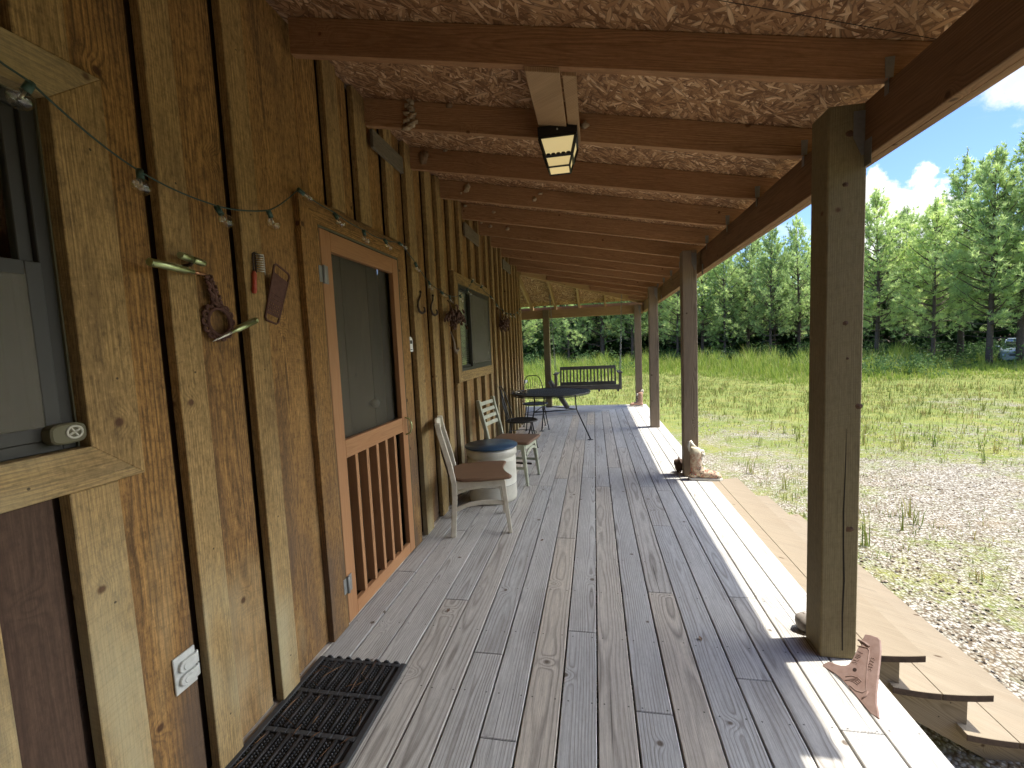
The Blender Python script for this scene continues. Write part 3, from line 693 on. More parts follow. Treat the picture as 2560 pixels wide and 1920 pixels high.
posts = [(.950, 2.082, .142, 'post_wood'), (.893, 4.815, .140, 'grey_post_wood'), (.888, 7.575, .140, 'grey_post_wood'), (.885, 10.16, .138, 'grey_post_wood'), (-1.125, 10.16, .138, 'post_wood')] + [(.94, yy, .14, 'post_wood') for yy in (-.66, -3.4, -6.14)]
for i, (x, y, w, mt) in enumerate(posts):
    q = MB(70 + i); zt = 2.222 if 3 <= i <= 4 else 2.338 + dz(y)
    q.box((x, y, .001), (x + w, y + w, zt), 2, rnd=[.413, .77, .31, .52, .9, .2, .3, .4][i]); p = q.build('porch_post', mt, cabin, bevel=.005)
    if i == 0:
        for kx, kz, kr in ((1.029, 2.224, .018), (1.016, 2.029, .014), (1.025, 1.472, .013), (1.035, 1.326, .007), (1.080, 1.124, .016), (1.055, .592, .019)):
            t = MB(int(kz * 100)); t.blob((kx, y + .0015, kz), (kr, .003, kr * .85), int(kz * 100), .25, 12, 7); t.blob((kx + .002, y - .0005, kz - .001), (kr * .45, .0025, kr * .4), 3, .2, 10, 6); t.build('knot', 'knot_wood', p)
        t = MB(88); zs = [.04, .2, .36, .52, .67, .80, .92, 1.03]; xs = [1.037, 1.034, 1.038, 1.033, 1.031, 1.034, 1.036, 1.037]; ws = [.0022, .003, .0035, .003, .0028, .002, .0014, .0004]
        for a in range(7): t.prism([(xs[a] - ws[a], y - .0006, zs[a]), (xs[a] + ws[a], y - .0006, zs[a]), (xs[a + 1] + ws[a + 1], y - .0006, zs[a + 1]), (xs[a + 1] - ws[a + 1], y - .0006, zs[a + 1])], (0, .001, 0), (0, 0, 1))
        t.build('check_crack', 'dark_crack', p)
    if i < 4:
        t = MB(80 + i)
        t.box((x + w - .052, y - .003, zt - .13), (x + w - .004, y - .0005, zt - .03), 2)
        t.prism([(x + w - .052, y - .003, zt - .13), (x + w - .004, y - .003, zt - .13), (x + w - .010, y - .003, zt - .20), (x + w - .022, y - .003, zt - .20)], (0, .0025, 0), (0, 0, 1))
        t.build('tie_plate', 'galvanised', p)
        if i < 3:
            t = MB(81 + i); t.box((1.0785, y - .05, zt - .25), (1.0805, y - .003, zt - .15), 2); t.build('tie_plate', 'galvanised', p)

# ------------------------------------------------------------------ steps
st = thing('wooden_steps', 'weathered wooden steps with curled tread ends leading down to the gravel', 'steps', (1.6, 3.9, G))
for k, (x0, x1, z, ya, yb) in enumerate(((1.140, 1.580, -.19, 2.42, 5.40), (1.445, 1.885, -.38, 2.435, 5.37), (1.750, 2.190, -.57, 2.40, 5.32))):
    q = MB(90 + k); wbd = (x1 - x0) / 2
    bow = lambda x: -.016 * (1 - ((2 * (x - x0) / (x1 - x0) - 1) ** 2)) + .008
    for b in range(2):
        xa = x0 + wbd * b + .0015; xb2 = xa + wbd - .003; n = 6
        top = [(xa + (xb2 - xa) * i / n, bow(xa + (xb2 - xa) * i / n)) for i in range(n + 1)]
        prof = [(x, ya, z + c) for x, c in top] + [(x, ya, z + c - .036) for x, c in reversed(top)]
        q.prism(prof, (0, yb - ya, 0), (0, 1, 0), capmi=1)
    q.build('tread', ['step_wood', 'end_grain'], st, bevel=.002)
for y in (2.47, 3.90, 5.28):
    pts = [(1.105, -.04), (1.135, -.04), (1.135, -.240), (1.495, -.240), (1.495, -.430), (1.80, -.430), (1.80, -.620), (2.10, -.620), (2.10, G - .02), (1.95, G - .02), (1.105, -.32)]
    q = MB(int(y * 10)); q.prism([(x, y, z) for x, z in pts], (0, .04, 0), (.85, 0, -.53)); q.build('stringer', 'step_wood', st, bevel=.002)

# ------------------------------------------------------------------ string lights
BUL = [((.875, 2.085), (.851, 2.042)), ((1.123, 1.978), (1.112, 1.940)), ((1.395, 1.955), (1.404, 1.912)), ((1.651, 2.015), (1.665, 1.980)), ((1.866, 2.170), (1.915, 2.152)),
       ((2.139, 2.138), (2.148, 2.100)), ((2.423, 2.122), (2.431, 2.084)), ((2.689, 2.132), (2.712, 2.100)), ((2.91, 2.162), (2.965, 2.142)), ((3.168, 2.068), (3.200, 2.030)),
       ((3.427, 1.968), (3.424, 1.930)), ((3.717, 1.922), (3.76, 1.893)), ((3.933, 1.905), (3.955, 1.872)), ((4.262, 1.947), (4.272, 1.910)), ((4.528, 2.040), (4.541, 2.003)),
       ((4.73, 2.150), (4.76, 2.175)), ((5.138, 2.140), (5.18, 2.172)), ((5.611, 2.072), (5.66, 2.042)), ((5.938, 2.002), (5.99, 1.970)), ((6.329, 1.958), (6.32, 1.918)), ((6.62, 1.93), (6.64, 1.893)),
       ((6.95, 1.94), (6.957, 1.905)), ((7.25, 1.95), (7.253, 1.915)), ((7.62, 2.01), (7.64, 1.975)), ((7.87, 2.085), (7.89, 2.05))]
sl = thing('string_lights', 'string of clear globe bulbs on a green cord along the cabin wall', 'string lights', (-1.27, 2.0, 2.1))
cd = MB(100); P = [(-1.272, .62, 2.20)] + [(-1.272, a[0], a[1] + .012) for a, b in BUL] + [(-1.272, 8.22, 2.15)]
path = []
for i in range(len(P) - 1):
    a, b = Vector(P[i]), Vector(P[i + 1]); L = (b - a).length
    for t in range(6):
        f = t / 6; path.append(a.lerp(b, f) + Vector((.006 * math.sin(i * 2.1 + f * 3), 0, -4 * f * (1 - f) * .035 * L)))
path.append(Vector(P[-1])); cd.tube(path, .0028, 6); cd.build('cord', 'cord_green', sl)
for i, (a, b) in enumerate(BUL):
    p = Vector((-1.272, a[0], a[1])); c = Vector((-1.268 + .008 * (i % 3), b[0], b[1])); d = (c - p).normalized(); c = p + d * .043
    q = MB(110); M = d.to_track_quat('Z', 'X').to_matrix()
    prof = [(.0085, .016)] + [(.0245 * math.sin(R_(th)), .043 - .0245 * math.cos(R_(th))) for th in (26, 45, 65, 85, 105, 125, 145, 162)] + [(.0015, .0639)]
    q.loft([[p + M @ Vector((r * math.cos(2 * PI * j / 14), r * math.sin(2 * PI * j / 14), z)) for j in range(14)] for r, z in prof])
    bo = q.build('bulb', 'bulb_glass', sl)
    q = MB(111); q.tube([p + d * -.014, p + d * .018], .0098, 10); q.build('socket', 'socket_green', bo)
    q = MB(112); q.tube([p + d * .018, p + d * .040], .0035, 6); q.build('filament', 'steel', bo)

# ------------------------------------------------------------------ ceiling lantern
ln = thing('ceiling_lantern', 'black framed glass lantern under the porch rafters, pale glass sides', 'lantern', (-.155, 2.50, 2.55))
q = MB(120)
sl_ = lambda x: -.195 * (x + .18)
q.prism([(-.252, 1.937, 2.554 + sl_(-.252)), (-.108, 1.937, 2.554 + sl_(-.108)), (-.108, 1.937, 2.576 + sl_(-.108)), (-.252, 1.937, 2.576 + sl_(-.252))], (0, .70, 0), (0, 1, 0))
q.prism([(-.100, 1.976, 2.566 + sl_(-.10)), (-.042, 1.976, 2.566 + sl_(-.042)), (-.042, 1.976, 2.60 + sl_(-.042)), (-.100, 1.976, 2.60 + sl_(-.10))], (0, .624, 0), (0, 1, 0))
q.build('mounting_board', 'mount_wood', ln, bevel=.002)
def quadbox(mb, c, hx0, hy0, z0, hx1, hy1, z1, mi=0):
    P = [(c[0] - hx0, c[1] - hy0, z0), (c[0] + hx0, c[1] - hy0, z0), (c[0] + hx0, c[1] + hy0, z0), (c[0] - hx0, c[1] + hy0, z0),
         (c[0] - hx1, c[1] - hy1, z1), (c[0] + hx1, c[1] - hy1, z1), (c[0] + hx1, c[1] + hy1, z1), (c[0] - hx1, c[1] + hy1, z1)]
    mb.solid(P, ((0, 3, 2, 1), (4, 5, 6, 7), (0, 1, 5, 4), (1, 2, 6, 5), (2, 3, 7, 6), (3, 0, 4, 7)), (0, 0, 1), (1, 0, 0), (0, 1, 0), c, .5, mi)
C0 = (-.155, 2.50, 0.)
q = MB(121); quadbox(q, C0, .101, .101, 2.512, .101, .101, 2.556)
quadbox(q, C0, .097, .097, 2.500, .098, .098, 2.5115)
def bar(mb, a, b, w=.006): mb.tube([a, b], w, 4, smooth=False)
top, mid, bot = (.094, 2.502), (.070, 2.418), (.056, 2.368)
for sx in (-1, 1):
    for sy in (-1, 1):
        q.tube([(C0[0] + sx * top[0], C0[1] + sy * top[0], top[1]), (C0[0] + sx * mid[0], C0[1] + sy * mid[0], mid[1])], .0085, 4, smooth=False)
        q.tube([(C0[0] + sx * mid[0], C0[1] + sy * mid[0], mid[1]), (C0[0] + sx * bot[0], C0[1] + sy * bot[0], bot[1])], .005, 4, smooth=False)
for h, w in ((mid, .008), (bot, .005)):
    cs = [(C0[0] - h[0], C0[1] - h[0], h[1]), (C0[0] + h[0], C0[1] - h[0], h[1]), (C0[0] + h[0], C0[1] + h[0], h[1]), (C0[0] - h[0], C0[1] + h[0], h[1])]
    for i in range(4): bar(q, cs[i], cs[(i + 1) % 4], w)
for s in (-1, 1):
    for k in range(5):
        x = (k - 2) * .026
        q.blob((C0[0] + x, C0[1] + s * (mid[0] + .002), mid[1] + .007), (.012, .005, .008), k, 0, 8, 5); q.blob((C0[0] + s * (mid[0] + .002), C0[1] + x, mid[1] + .007), (.005, .012, .008), k, 0, 8, 5)
q.build('frame', 'lantern_black', ln)
q = MB(122); quadbox(q, C0, .066, .066, mid[1] + .002, .090, .090, 2.4995); quadbox(q, C0, .052, .052, bot[1] + .001, .066, .066, mid[1] + .001); q.build('glass_pane', 'lantern_glass', ln)
q = MB(123); q.blob((C0[0] - .0, C0[1] - .103, 2.534), (.005, .004, .005), 1, 0, 8, 6); q.build('screw', 'steel', ln)

# ------------------------------------------------------------------ things on the near wall
xw = XW
def cartridge(name, label, p0, d, L, r, neck, mats):
    d = Vector(d).normalized(); p0 = Vector(p0); o = thing(name, label, 'metal tube', p0, None)
    q = MB(3); pr = [(0, r * .96), (.004, r * .96), (.0045, r * .8), (.009, r * .8), (.0095, r)] + [(L * neck, r * .97), (L * (neck + .06), r * .55), (L * (neck + .16), r * .55)]
    q.tube([p0 + d * a for a, _ in pr], [b for _, b in pr], 14); q.build('casing', mats[0], o)
    q = MB(4); a0 = L * (neck + .155); pr = [(a0, r * .5), (a0 + L * .10, r * .52), (a0 + L * .2, r * .4), (L * 1.02, r * .16), (L * 1.08, r * .03)]
    q.tube([p0 + d * a for a, _ in pr], [b for _, b in pr], 12); q.build('tip', mats[1], o); return o
cartridge('metal_tube', 'long pale green metal tube with a pointed dark copper tip, left of the ring frame', (-1.262, 1.113, 1.728), (-.06, 1, -.03), .20, .0125, .62, ('brass', 'copper'))
cartridge('metal_tube', 'pale green metal tube with silver tip stuck through the rusty ring frame', (-1.262, 1.513, 1.580), (-.10, -.92, -.40), .19, .0120, .48, ('brass', 'steel'))
o = thing('metal_tube', 'short pale green metal tube without a tip above the long one', 'metal tube', (-1.285, 1.27, 1.76))
q = MB(5); q.tube([(-1.265, 1.219, 1.768), (-1.268, 1.223, 1.768), (-1.275, 1.268, 1.764)], [.009, .0115, .0115], 14); q.build('casing', 'brass', o)
q = MB(6); q.tube([(-1.275, 1.272, 1.7635), (-1.280, 1.318, 1.760), (-1.281, 1.321, 1.760)], [.0112, .0112, .009], 14); q.build('casing', 'brass', o)
q = MB(7); q.tube([(-1.31, 1.272, 1.745), (-1.285, 1.271, 1.748), (-1.276, 1.270, 1.755)], .006, 8); q.build('clip', 'hook_iron', o)

mf = thing('ornate_frame', 'rusty ornate iron hand mirror frame hanging on the siding', 'wall ornament', (-1.31, 1.40, 1.6))
q = MB(8); cy, cz, r0 = 1.408, 1.572, .047; xx = -1.325
q.tube([(xx, cy + r0 * math.cos(2 * PI * k / 40), cz + r0 * math.sin(2 * PI * k / 40)) for k in range(41)], .0065, 6, cap=False)
q.tube([(xx - .004, cy + (r0 + .016) * math.cos(2 * PI * k / 40), cz + (r0 + .014) * math.sin(2 * PI * k / 40)) for k in range(41)], .004, 6, cap=False)
q.build('ring', 'rust', mf)
q = MB(9)
for k in range(14):
    a = 2 * PI * k / 14; c = Vector((xx - .002, cy + (r0 + .013) * math.cos(a), cz + (r0 + .012) * math.sin(a)))
    q.tube([c + Vector((0, .011 * math.cos(2 * PI * j / 10), .010 * math.sin(2 * PI * j / 10))) for j in range(11)], .0042, 6, cap=False)
q.build('scroll_border', 'rust', mf)
q = MB(10)
for k in range(6):
    z = 1.640 + k * .0165; s = 1 if k % 2 else -1; yk = cy - .004 - k * .005; w = .020 - k * .0016
    q.tube([(xx, yk, z - .01), (xx + .004, yk + s * w, z), (xx, yk + s * w * 1.2, z + .010), (xx, yk + s * w * .5, z + .012)], [.0055, .006, .005, .003], 6)
    q.blob((xx + .002, yk - s * w * .7, z + .004), (.006, .010, .008), k, .2, 8, 6)
q.tube([(xx, cy, 1.628), (xx, cy - .012, 1.68), (xx, cy - .028, 1.735)], [.008, .007, .004], 6)
q.build('scroll_handle', 'rust', mf)

bl = thing('wire_blender', 'red handled wire pastry blender hanging on the batten', 'kitchen tool', (-1.31, 1.57, 1.75))
q = MB(11); q.tube([(-1.302, 1.572, 1.775), (-1.300, 1.572, 1.842), (-1.300, 1.580, 1.848), (-1.300, 1.628, 1.840)], .0035, 6); q.tube([(-1.302, 1.585, 1.772), (-1.300, 1.585, 1.846)], .003, 6); q.build('wire_frame', 'hook_iron', bl)
q = MB(12)
for k in range(8): q.tube([(-1.298, 1.585, 1.777 + k * .0092), (-1.280, 1.605, 1.777 + k * .0092), (-1.296, 1.627, 1.768 + k * .0095)], .0024, 6)
q.build('blade', 'steel', bl)
q = MB(13); q.tube([(-1.300, 1.571, 1.775), (-1.299, 1.570, 1.760), (-1.299, 1.567, 1.73), (-1.299, 1.563, 1.70), (-1.300, 1.561, 1.688)], [.006, .0095, .0085, .010, .007], 12); q.build('handle', 'red_handle', bl)

gr = thing('grater', 'flat rusty kitchen grater hung at a slant beside the door casing', 'grater', (-1.34, 1.7, 1.7))
A_, B_, C_, D_ = Vector((0, 1.697, 1.829)), Vector((0, 1.787, 1.791)), Vector((0, 1.683, 1.571)), Vector((0, 1.612, 1.590))
def gp(s, t): 
    p = A_.lerp(B_, s).lerp(D_.lerp(C_, s), t); return Vector((-1.303, p.y, p.z))
q = MB(14); loop = [gp(0, .04), gp(.12, 0), gp(.88, 0), gp(1, .04), gp(1, .96), gp(.88, 1), gp(.12, 1), gp(0, .96), gp(0, .04)]
q.tube(loop, .0045, 6, cap=False); q.build('rim', 'rust', gr)
q = MB(15)
for t0, t1 in ((.16, .52), (.555, .60), (.63, .655), (.86, .885)): q.prism([gp(.02, t0), gp(.98, t0), gp(.98, t1), gp(.02, t1)], (.002, 0, 0), (0, 0, 1))
# perforated field: strips with gaps between the holes
ns, nt = 7, 8
for i in range(nt + 1):
    t0 = .655 + (.86 - .655) * i / (nt + 1); t1 = t0 + (.205 / (nt + 1))
    if i % 2 == 0: q.prism([gp(.02, t0), gp(.98, t0), gp(.98, t1), gp(.02, t1)], (.002, 0, 0), (0, 0, 1))
    else:
        for j in range(ns + 1):
            s0 = .02 + .96 * (j) / (ns + .5); s1 = min(.98, s0 + .96 * .5 / (ns + .5))
            q.prism([gp(s0, t0), gp(s1, t0), gp(s1, t1), gp(s0, t1)], (.002, 0, 0), (0, 0, 1))
q.prism([gp(.02, .525), gp(.98, .525), gp(.98, .552), gp(.02, .552)], (.002, 0, 0), (0, 0, 1)); q.prism([gp(.02, .605), gp(.98, .605), gp(.98, .628), gp(.02, .628)], (.0012, 0, 0), (0, 0, 1))
q.build('plate', 'rust', gr)

ou = thing('outlet_cover', 'grey white weatherproof outlet cover low on the wall above the mat', 'outlet cover', (-1.34, 1.15, .43))
q = MB(16); q.box((XW + .001, 1.112, .372), (XW + .008, 1.190, .494), 2); q.build('plate', 'outlet_metal', ou, bevel=.002)
for z in (.455, .410):
    q = MB(17)
    pts = []
    for k in range(9):
        a = PI / 2 + PI * k / 8; pts.append((XW + .008, 1.140 + .018 * math.cos(a), z + .018 * math.sin(a)))
    pts += [(XW + .008, 1.186, z - .018), (XW + .008, 1.186, z + .018)]
    q.prism(pts, (.012, 0, 0), (0, 0, 1)); q.prism([(p[0] + .012, (p[1] - 1.16) * .7 + 1.16, (p[2] - z) * .65 + z) for p in pts], (.003, 0, 0), (0, 0, 1))
    q.tube([(XW + .012, 1.190, z - .02), (XW + .012, 1.190, z + .02)], .0055, 8)
    q.build('flip_lid', 'outlet_metal', ou, bevel=.002)

db = thing('dial_box', 'olive grey rounded box with a round cross dial on the window ledge', 'dial box', (-1.33, .90, 1.25))
q = MB(18); pts = []
for k in range(20):
    a = 2 * PI * k / 20; pts.append((XW + .006, .892 + .040 * (abs(math.cos(a)) ** .6) * math.copysign(1, math.cos(a)), 1.268 + .026 * (abs(math.sin(a)) ** .6) * math.copysign(1, math.sin(a))))
q.prism(pts, (.034, 0, 0), (0, 0, 1)); q.build('case', 'jamb_paint', db, bevel=.004)
q = MB(19); cx, cyy, czz = XW + .041, .902, 1.270
q.tube([(cx, cyy + .017 * math.cos(2 * PI * k / 24), czz + .015 * math.sin(2 * PI * k / 24)) for k in range(25)], .003, 6, cap=False)
for a in range(4): q.tube([(cx, cyy, czz), (cx, cyy + .016 * math.cos(a * PI / 2 + .5), czz + .014 * math.sin(a * PI / 2 + .5))], .0028, 6)
q.build('dial', 'plate_pale', db)

th = thing('thermometer', 'small white rounded thermometer between battens right of the screen door', 'thermometer', (-1.31, 3.035, 1.48))
yt0, yt1 = 3.078, 3.150
q = MB(20); pts = [(XW + .002, yt0, 1.430), (XW + .002, yt1, 1.430), (XW + .002, yt1 - .003, 1.47), (XW + .002, yt1, 1.51)] + [(XW + .002, (yt0 + yt1) / 2 + .036 * math.cos(PI * k / 8), 1.505 + .035 * math.sin(PI * k / 8)) for k in range(1, 8)] + [(XW + .002, yt0, 1.51)]
q.prism(pts, (.020, 0, 0), (0, 0, 1)); q.build('body', 'white_plastic', th, bevel=.003)
q = MB(21); q.box((XW + .0225, yt0 + .017, 1.488), (XW + .0235, yt1 - .017, 1.514), 2); q.build('display', 'dark_plastic', th)
q = MB(22)
for k in range(4): q.box((XW + .0225, yt0 + .020 + k * .009, 1.442), (XW + .0232, yt0 + .026 + k * .009, 1.449), 2)
q.build('lettering', 'dark_plastic', th)

def coat_hook(y, z, lab):
    o = thing('coat_hook', lab, 'hook', (-1.30, y, z), 'S shaped iron hooks on the wall')
    q = MB(23); X = XB + .012
    q.tube([(X, y + .05, z + .105), (X + .004, y + .03, z + .07), (X + .010, y - .03, z + .03), (X + .018, y - .062, z - .01), (X + .022, y - .05, z - .045), (X + .026, y - .005, z - .058), (X + .030, y + .042, z - .045), (X + .030, y + .050, z - .020), (X + .03, y + .03, z - .012)], [.006, .007, .007, .008, .009, .009, .008, .007, .006], 8)
    q.blob((X, y + .052, z + .11), (.010, .012, .012), 1, 0, 8, 6); q.build('hook', 'hook_iron', o); return o
coat_hook(3.255, 1.775, 'dark iron S shaped hook on the batten just right of the screen door')
coat_hook(3.53, 1.775, 'dark iron S shaped hook between the first hook and the dried flowers')
ah = tag((lambda q: (q.tube([(XB + .01, 4.00, 1.60), (XB + .03, 4.03, 1.50), (XB + .035, 4.02, 1.44), (XB + .03, 4.06, 1.41), (XB + .04, 4.12, 1.425), (XB + .03, 4.16, 1.445)], [.006, .010, .014, .016, .012, .006], 8), q.tube([(XB + .035, 4.05, 1.415), (XB + .045, 4.07, 1.385)], [.012, .004], 8), q.build('antler_hook', 'dead_twig'))[2])(MB(24)), 'brown antler like hook under the dried flowers left of the far window', 'hook')

def flower_bunch(name, label, c, hang, seed, n, sy, sz):
    o = thing(name, label, 'dried flowers', (c[0], c[1], c[2]), 'dried flower bunches on the wall'); rg = random.Random(seed)
    q = MB(25)
    for k in range(9): q.tube([(c[0], c[1] + rg.uniform(-.02, .02), hang), (c[0] + rg.uniform(0, .03), c[1] + rg.uniform(-.5, .5) * sy, c[2] + sz * .3)], .003, 5)
    q.tube([(c[0] - .02, c[1], hang + .03), (c[0], c[1], hang)], .008, 6); q.build('stems', 'dry_flower', o)
    q = MB(26)
    for k in range(n):
        p = Vector((c[0] + rg.uniform(-.01, .10), c[1] + rg.gauss(0, .45) * sy, c[2] + rg.gauss(0, .45) * sz)); a = rg.uniform(0, 6.28); rr = rg.uniform(.018, .034)
        t = Vector((rg.uniform(-.4, .4), math.cos(a), math.sin(a))).normalized(); u = Vector((1, 0, 0)).cross(t)
        q.tube([p + t * rr * math.cos(f * .75) + (u * math.sin(f * .75) + Vector((.3, 0, 0)) * math.sin(f)) * rr for f in range(5)], [.005, .010, .011, .010, .004], 5)
    q.build('flower_heads', 'dry_flower', o); return o
flower_bunch('dried_flowers', 'large bunch of dried brown flowers hanging at the corner of the far window', (XB + .02, 4.00, 1.725), 1.86, 3, 75, .20, .075)
flower_bunch('dried_flowers', 'long narrow bunch of dried flowers hanging past the far window', (XB + .02, 6.26, 1.76), 1.95, 4, 70, .17, .10)

# ------------------------------------------------------------------ mud nests on the rafters
def on_rafter(k): return 1.935 + .668 * (k - 1)
NE = [(2, -1.02, 2.815, .036, .075, 'tall pale cone shaped mud nest on the second rafter near the wall'),
      (2, -1.00, 2.895, .016, .012, 'tiny pale nest just above the tall cone shaped nest'),
      (2, -.782, 2.832, .020, .015, 'small round mud nest on the second rafter, right of the tall cone'),
      (2, -.016, 2.626, .022, .020, 'pale mud nest on the second rafter right of the lantern'),
      (3, -1.20, 2.850, .034, .042, 'rough grey mud nest on the third rafter near the wall'),
      (3, -1.028, 2.882, .018, .007, 'flat pale sliver of mud on the third rafter'),
      (3, -.209, 2.650, .018, .010, 'thin brown smear of mud on the third rafter behind the lantern'),
      (4, -1.064, 2.838, .028, .034, 'two celled pale mud nest on the fourth rafter near the wall'),
      (4, -1.115, 2.803, .010, .010, 'tiny dab of mud beside the two celled nest on the fourth rafter'),
      (4, -.470, 2.685, .022, .020, 'round mud nest at mid span of the fourth rafter'),
      (4, -.416, 2.727, .022, .008, 'slanting flat streak of mud above the round nest on the fourth rafter'),
      (5, -1.27, 2.905, .018, .014, 'small nest on the fifth rafter against the wall'),
      (5, -.97, 2.812, .020, .012, 'oval pale nest on the fifth rafter away from the wall'),
      (6, -1.16, 2.855, .020, .018, 'ring shaped nest on the sixth rafter near the wall'),
      (6, -.955, 2.808, .022, .022, 'pale lump of mud on the sixth rafter right of the ring shaped one'),
      (6, -1.27, 2.905, .016, .010, 'small nest on the sixth rafter against the wall')]
for i, (k, x, z, rx, rz, lab) in enumerate(NE):
    y = on_rafter(k); q = MB(200 + i)
    if rz > .05:
        for j in range(12): q.blob((x + math.sin(j * 2.2) * .018 * (1 + j * .09) * .8, y - .010, z + rz * (1 - j / 5.5)), (.014 + .0018 * j, .016, .013), i * 20 + j, .5, 9, 6)
    else: 
        q.blob((x, y - .004, z), (rx, .016, rz), i, .45, 10, 7)
        if rx > .026: q.blob((x + rx * .6, y - .006, z + rz * .5), (rx * .6, .018, rz * .7), i + 50, .45, 9, 6); q.blob((x - rx * .3, y - .006, z - rz * .5), (rx * .6, .018, rz * .6), i + 60, .45, 9, 6)
    tag(q.build('mud_nest', 'mud_dark' if i in (1, 2, 6, 4) else 'mud', org=(x, y, z)), lab, 'mud nest', 'mud dauber nests on the rafters')

# ------------------------------------------------------------------ door mat
dm = thing('doormat', 'black rubber scraper mat with ribs and studs in front of the wall', 'doormat', (-1.1, 1.35, 0))
q = MB(130); x0, x1, y0, y1 = -1.318, -.884, .92, 1.800
q.box((x0 + .004, y0, .002), (x1 - .004, y1 - .004, .006), 1); q.build('base', 'rubber', dm)
q = MB(131)
q.box((x0, y0, .0062), (x0 + .026, y1, .014), 1); q.box((x1 - .026, y0, .0062), (x1, y1, .014), 1)
for yb in (1.776, 1.585, 1.388, 1.19, .99): 
    for k in range(8):
        xa = x0 + .028 + k * .0475; q.box((xa, yb, .0062), (xa + .046, yb + .022, .013), 0)
for k in range(8): q.tube([(x0 + .05 + k * .0477, y1 - .006, .006), (x0 + .05 + k * .0477, y1 + .003, .006)], .016, 10)
q.build('border', 'rubber_top', dm, bevel=.002)
q = MB(132)
for k in range(8):
    xa = x0 + .050 + k * .0477
    for ya, yb in ((1.608, 1.774), (1.412, 1.583), (1.214, 1.386), (1.014, 1.188)): q.tube([(xa, ya, .011), (xa, yb, .011)], .0075, 8)
q.build('ribs', 'rubber', dm)
q = MB(133)
for k in range(8):
    for sgn in (-1, 1):
        xa = x0 + .0255 + k * .0477 + sgn * .0068 + .0
        if xa < x0 + .03: continue
        for ya, yb in ((1.608, 1.774), (1.412, 1.583), (1.214, 1.386), (1.02, 1.188)):
            n = int((yb - ya) / .0125)
            for j in range(n):
                c = (xa, ya + .006 + j * .0125 + (.003 if sgn > 0 else 0), .006); b = len(q.v)
                for r, z in ((.0052, 0), (.0045, .005), (.002, .0075)): q.v += [(c[0] + r * math.cos(t * PI / 3), c[1] + r * math.sin(t * PI / 3), c[2] + z) for t in range(6)]
                for l in (0, 6):
                    for t in range(6): q.face([b + l + t, b + l + (t + 1) % 6, b + l + 6 + (t + 1) % 6, b + l + 6 + t], None, .5, 0, True)
                q.face([b + 12 + t for t in range(6)], None, .5, 0, True)
q.build('studs', 'rubber_top', dm)
q = MB(134); rg = random.Random(5)
for k in range(26):
    p = Vector((rg.uniform(x0 + .04, x1 - .03), rg.uniform(1.2, 1.75), .0185)); a = rg.gauss(1.2, .7); L = rg.uniform(.04, .11); d = Vector((math.cos(a), math.sin(a), 0)) * L; s = Vector((-d.y, d.x, 0)).normalized() * .0007
    if p.x + d.x > x1 - .005 or p.x + d.x < x0 + .005: d.x *= -1
    b = len(q.v); q.v += [tuple(p + s), tuple(p - s), tuple(p + d * .5 - s + Vector((0, 0, .004))), tuple(p + d), tuple(p + d * .5 + s + Vector((0, 0, .004)))]; q.face([b, b + 1, b + 2, b + 3, b + 4], None, rg.random())
tag(q.build('pine_litter', 'dry_needles'), 'brown pine needles scattered on the rubber mat', 'pine needles', kind='stuff')

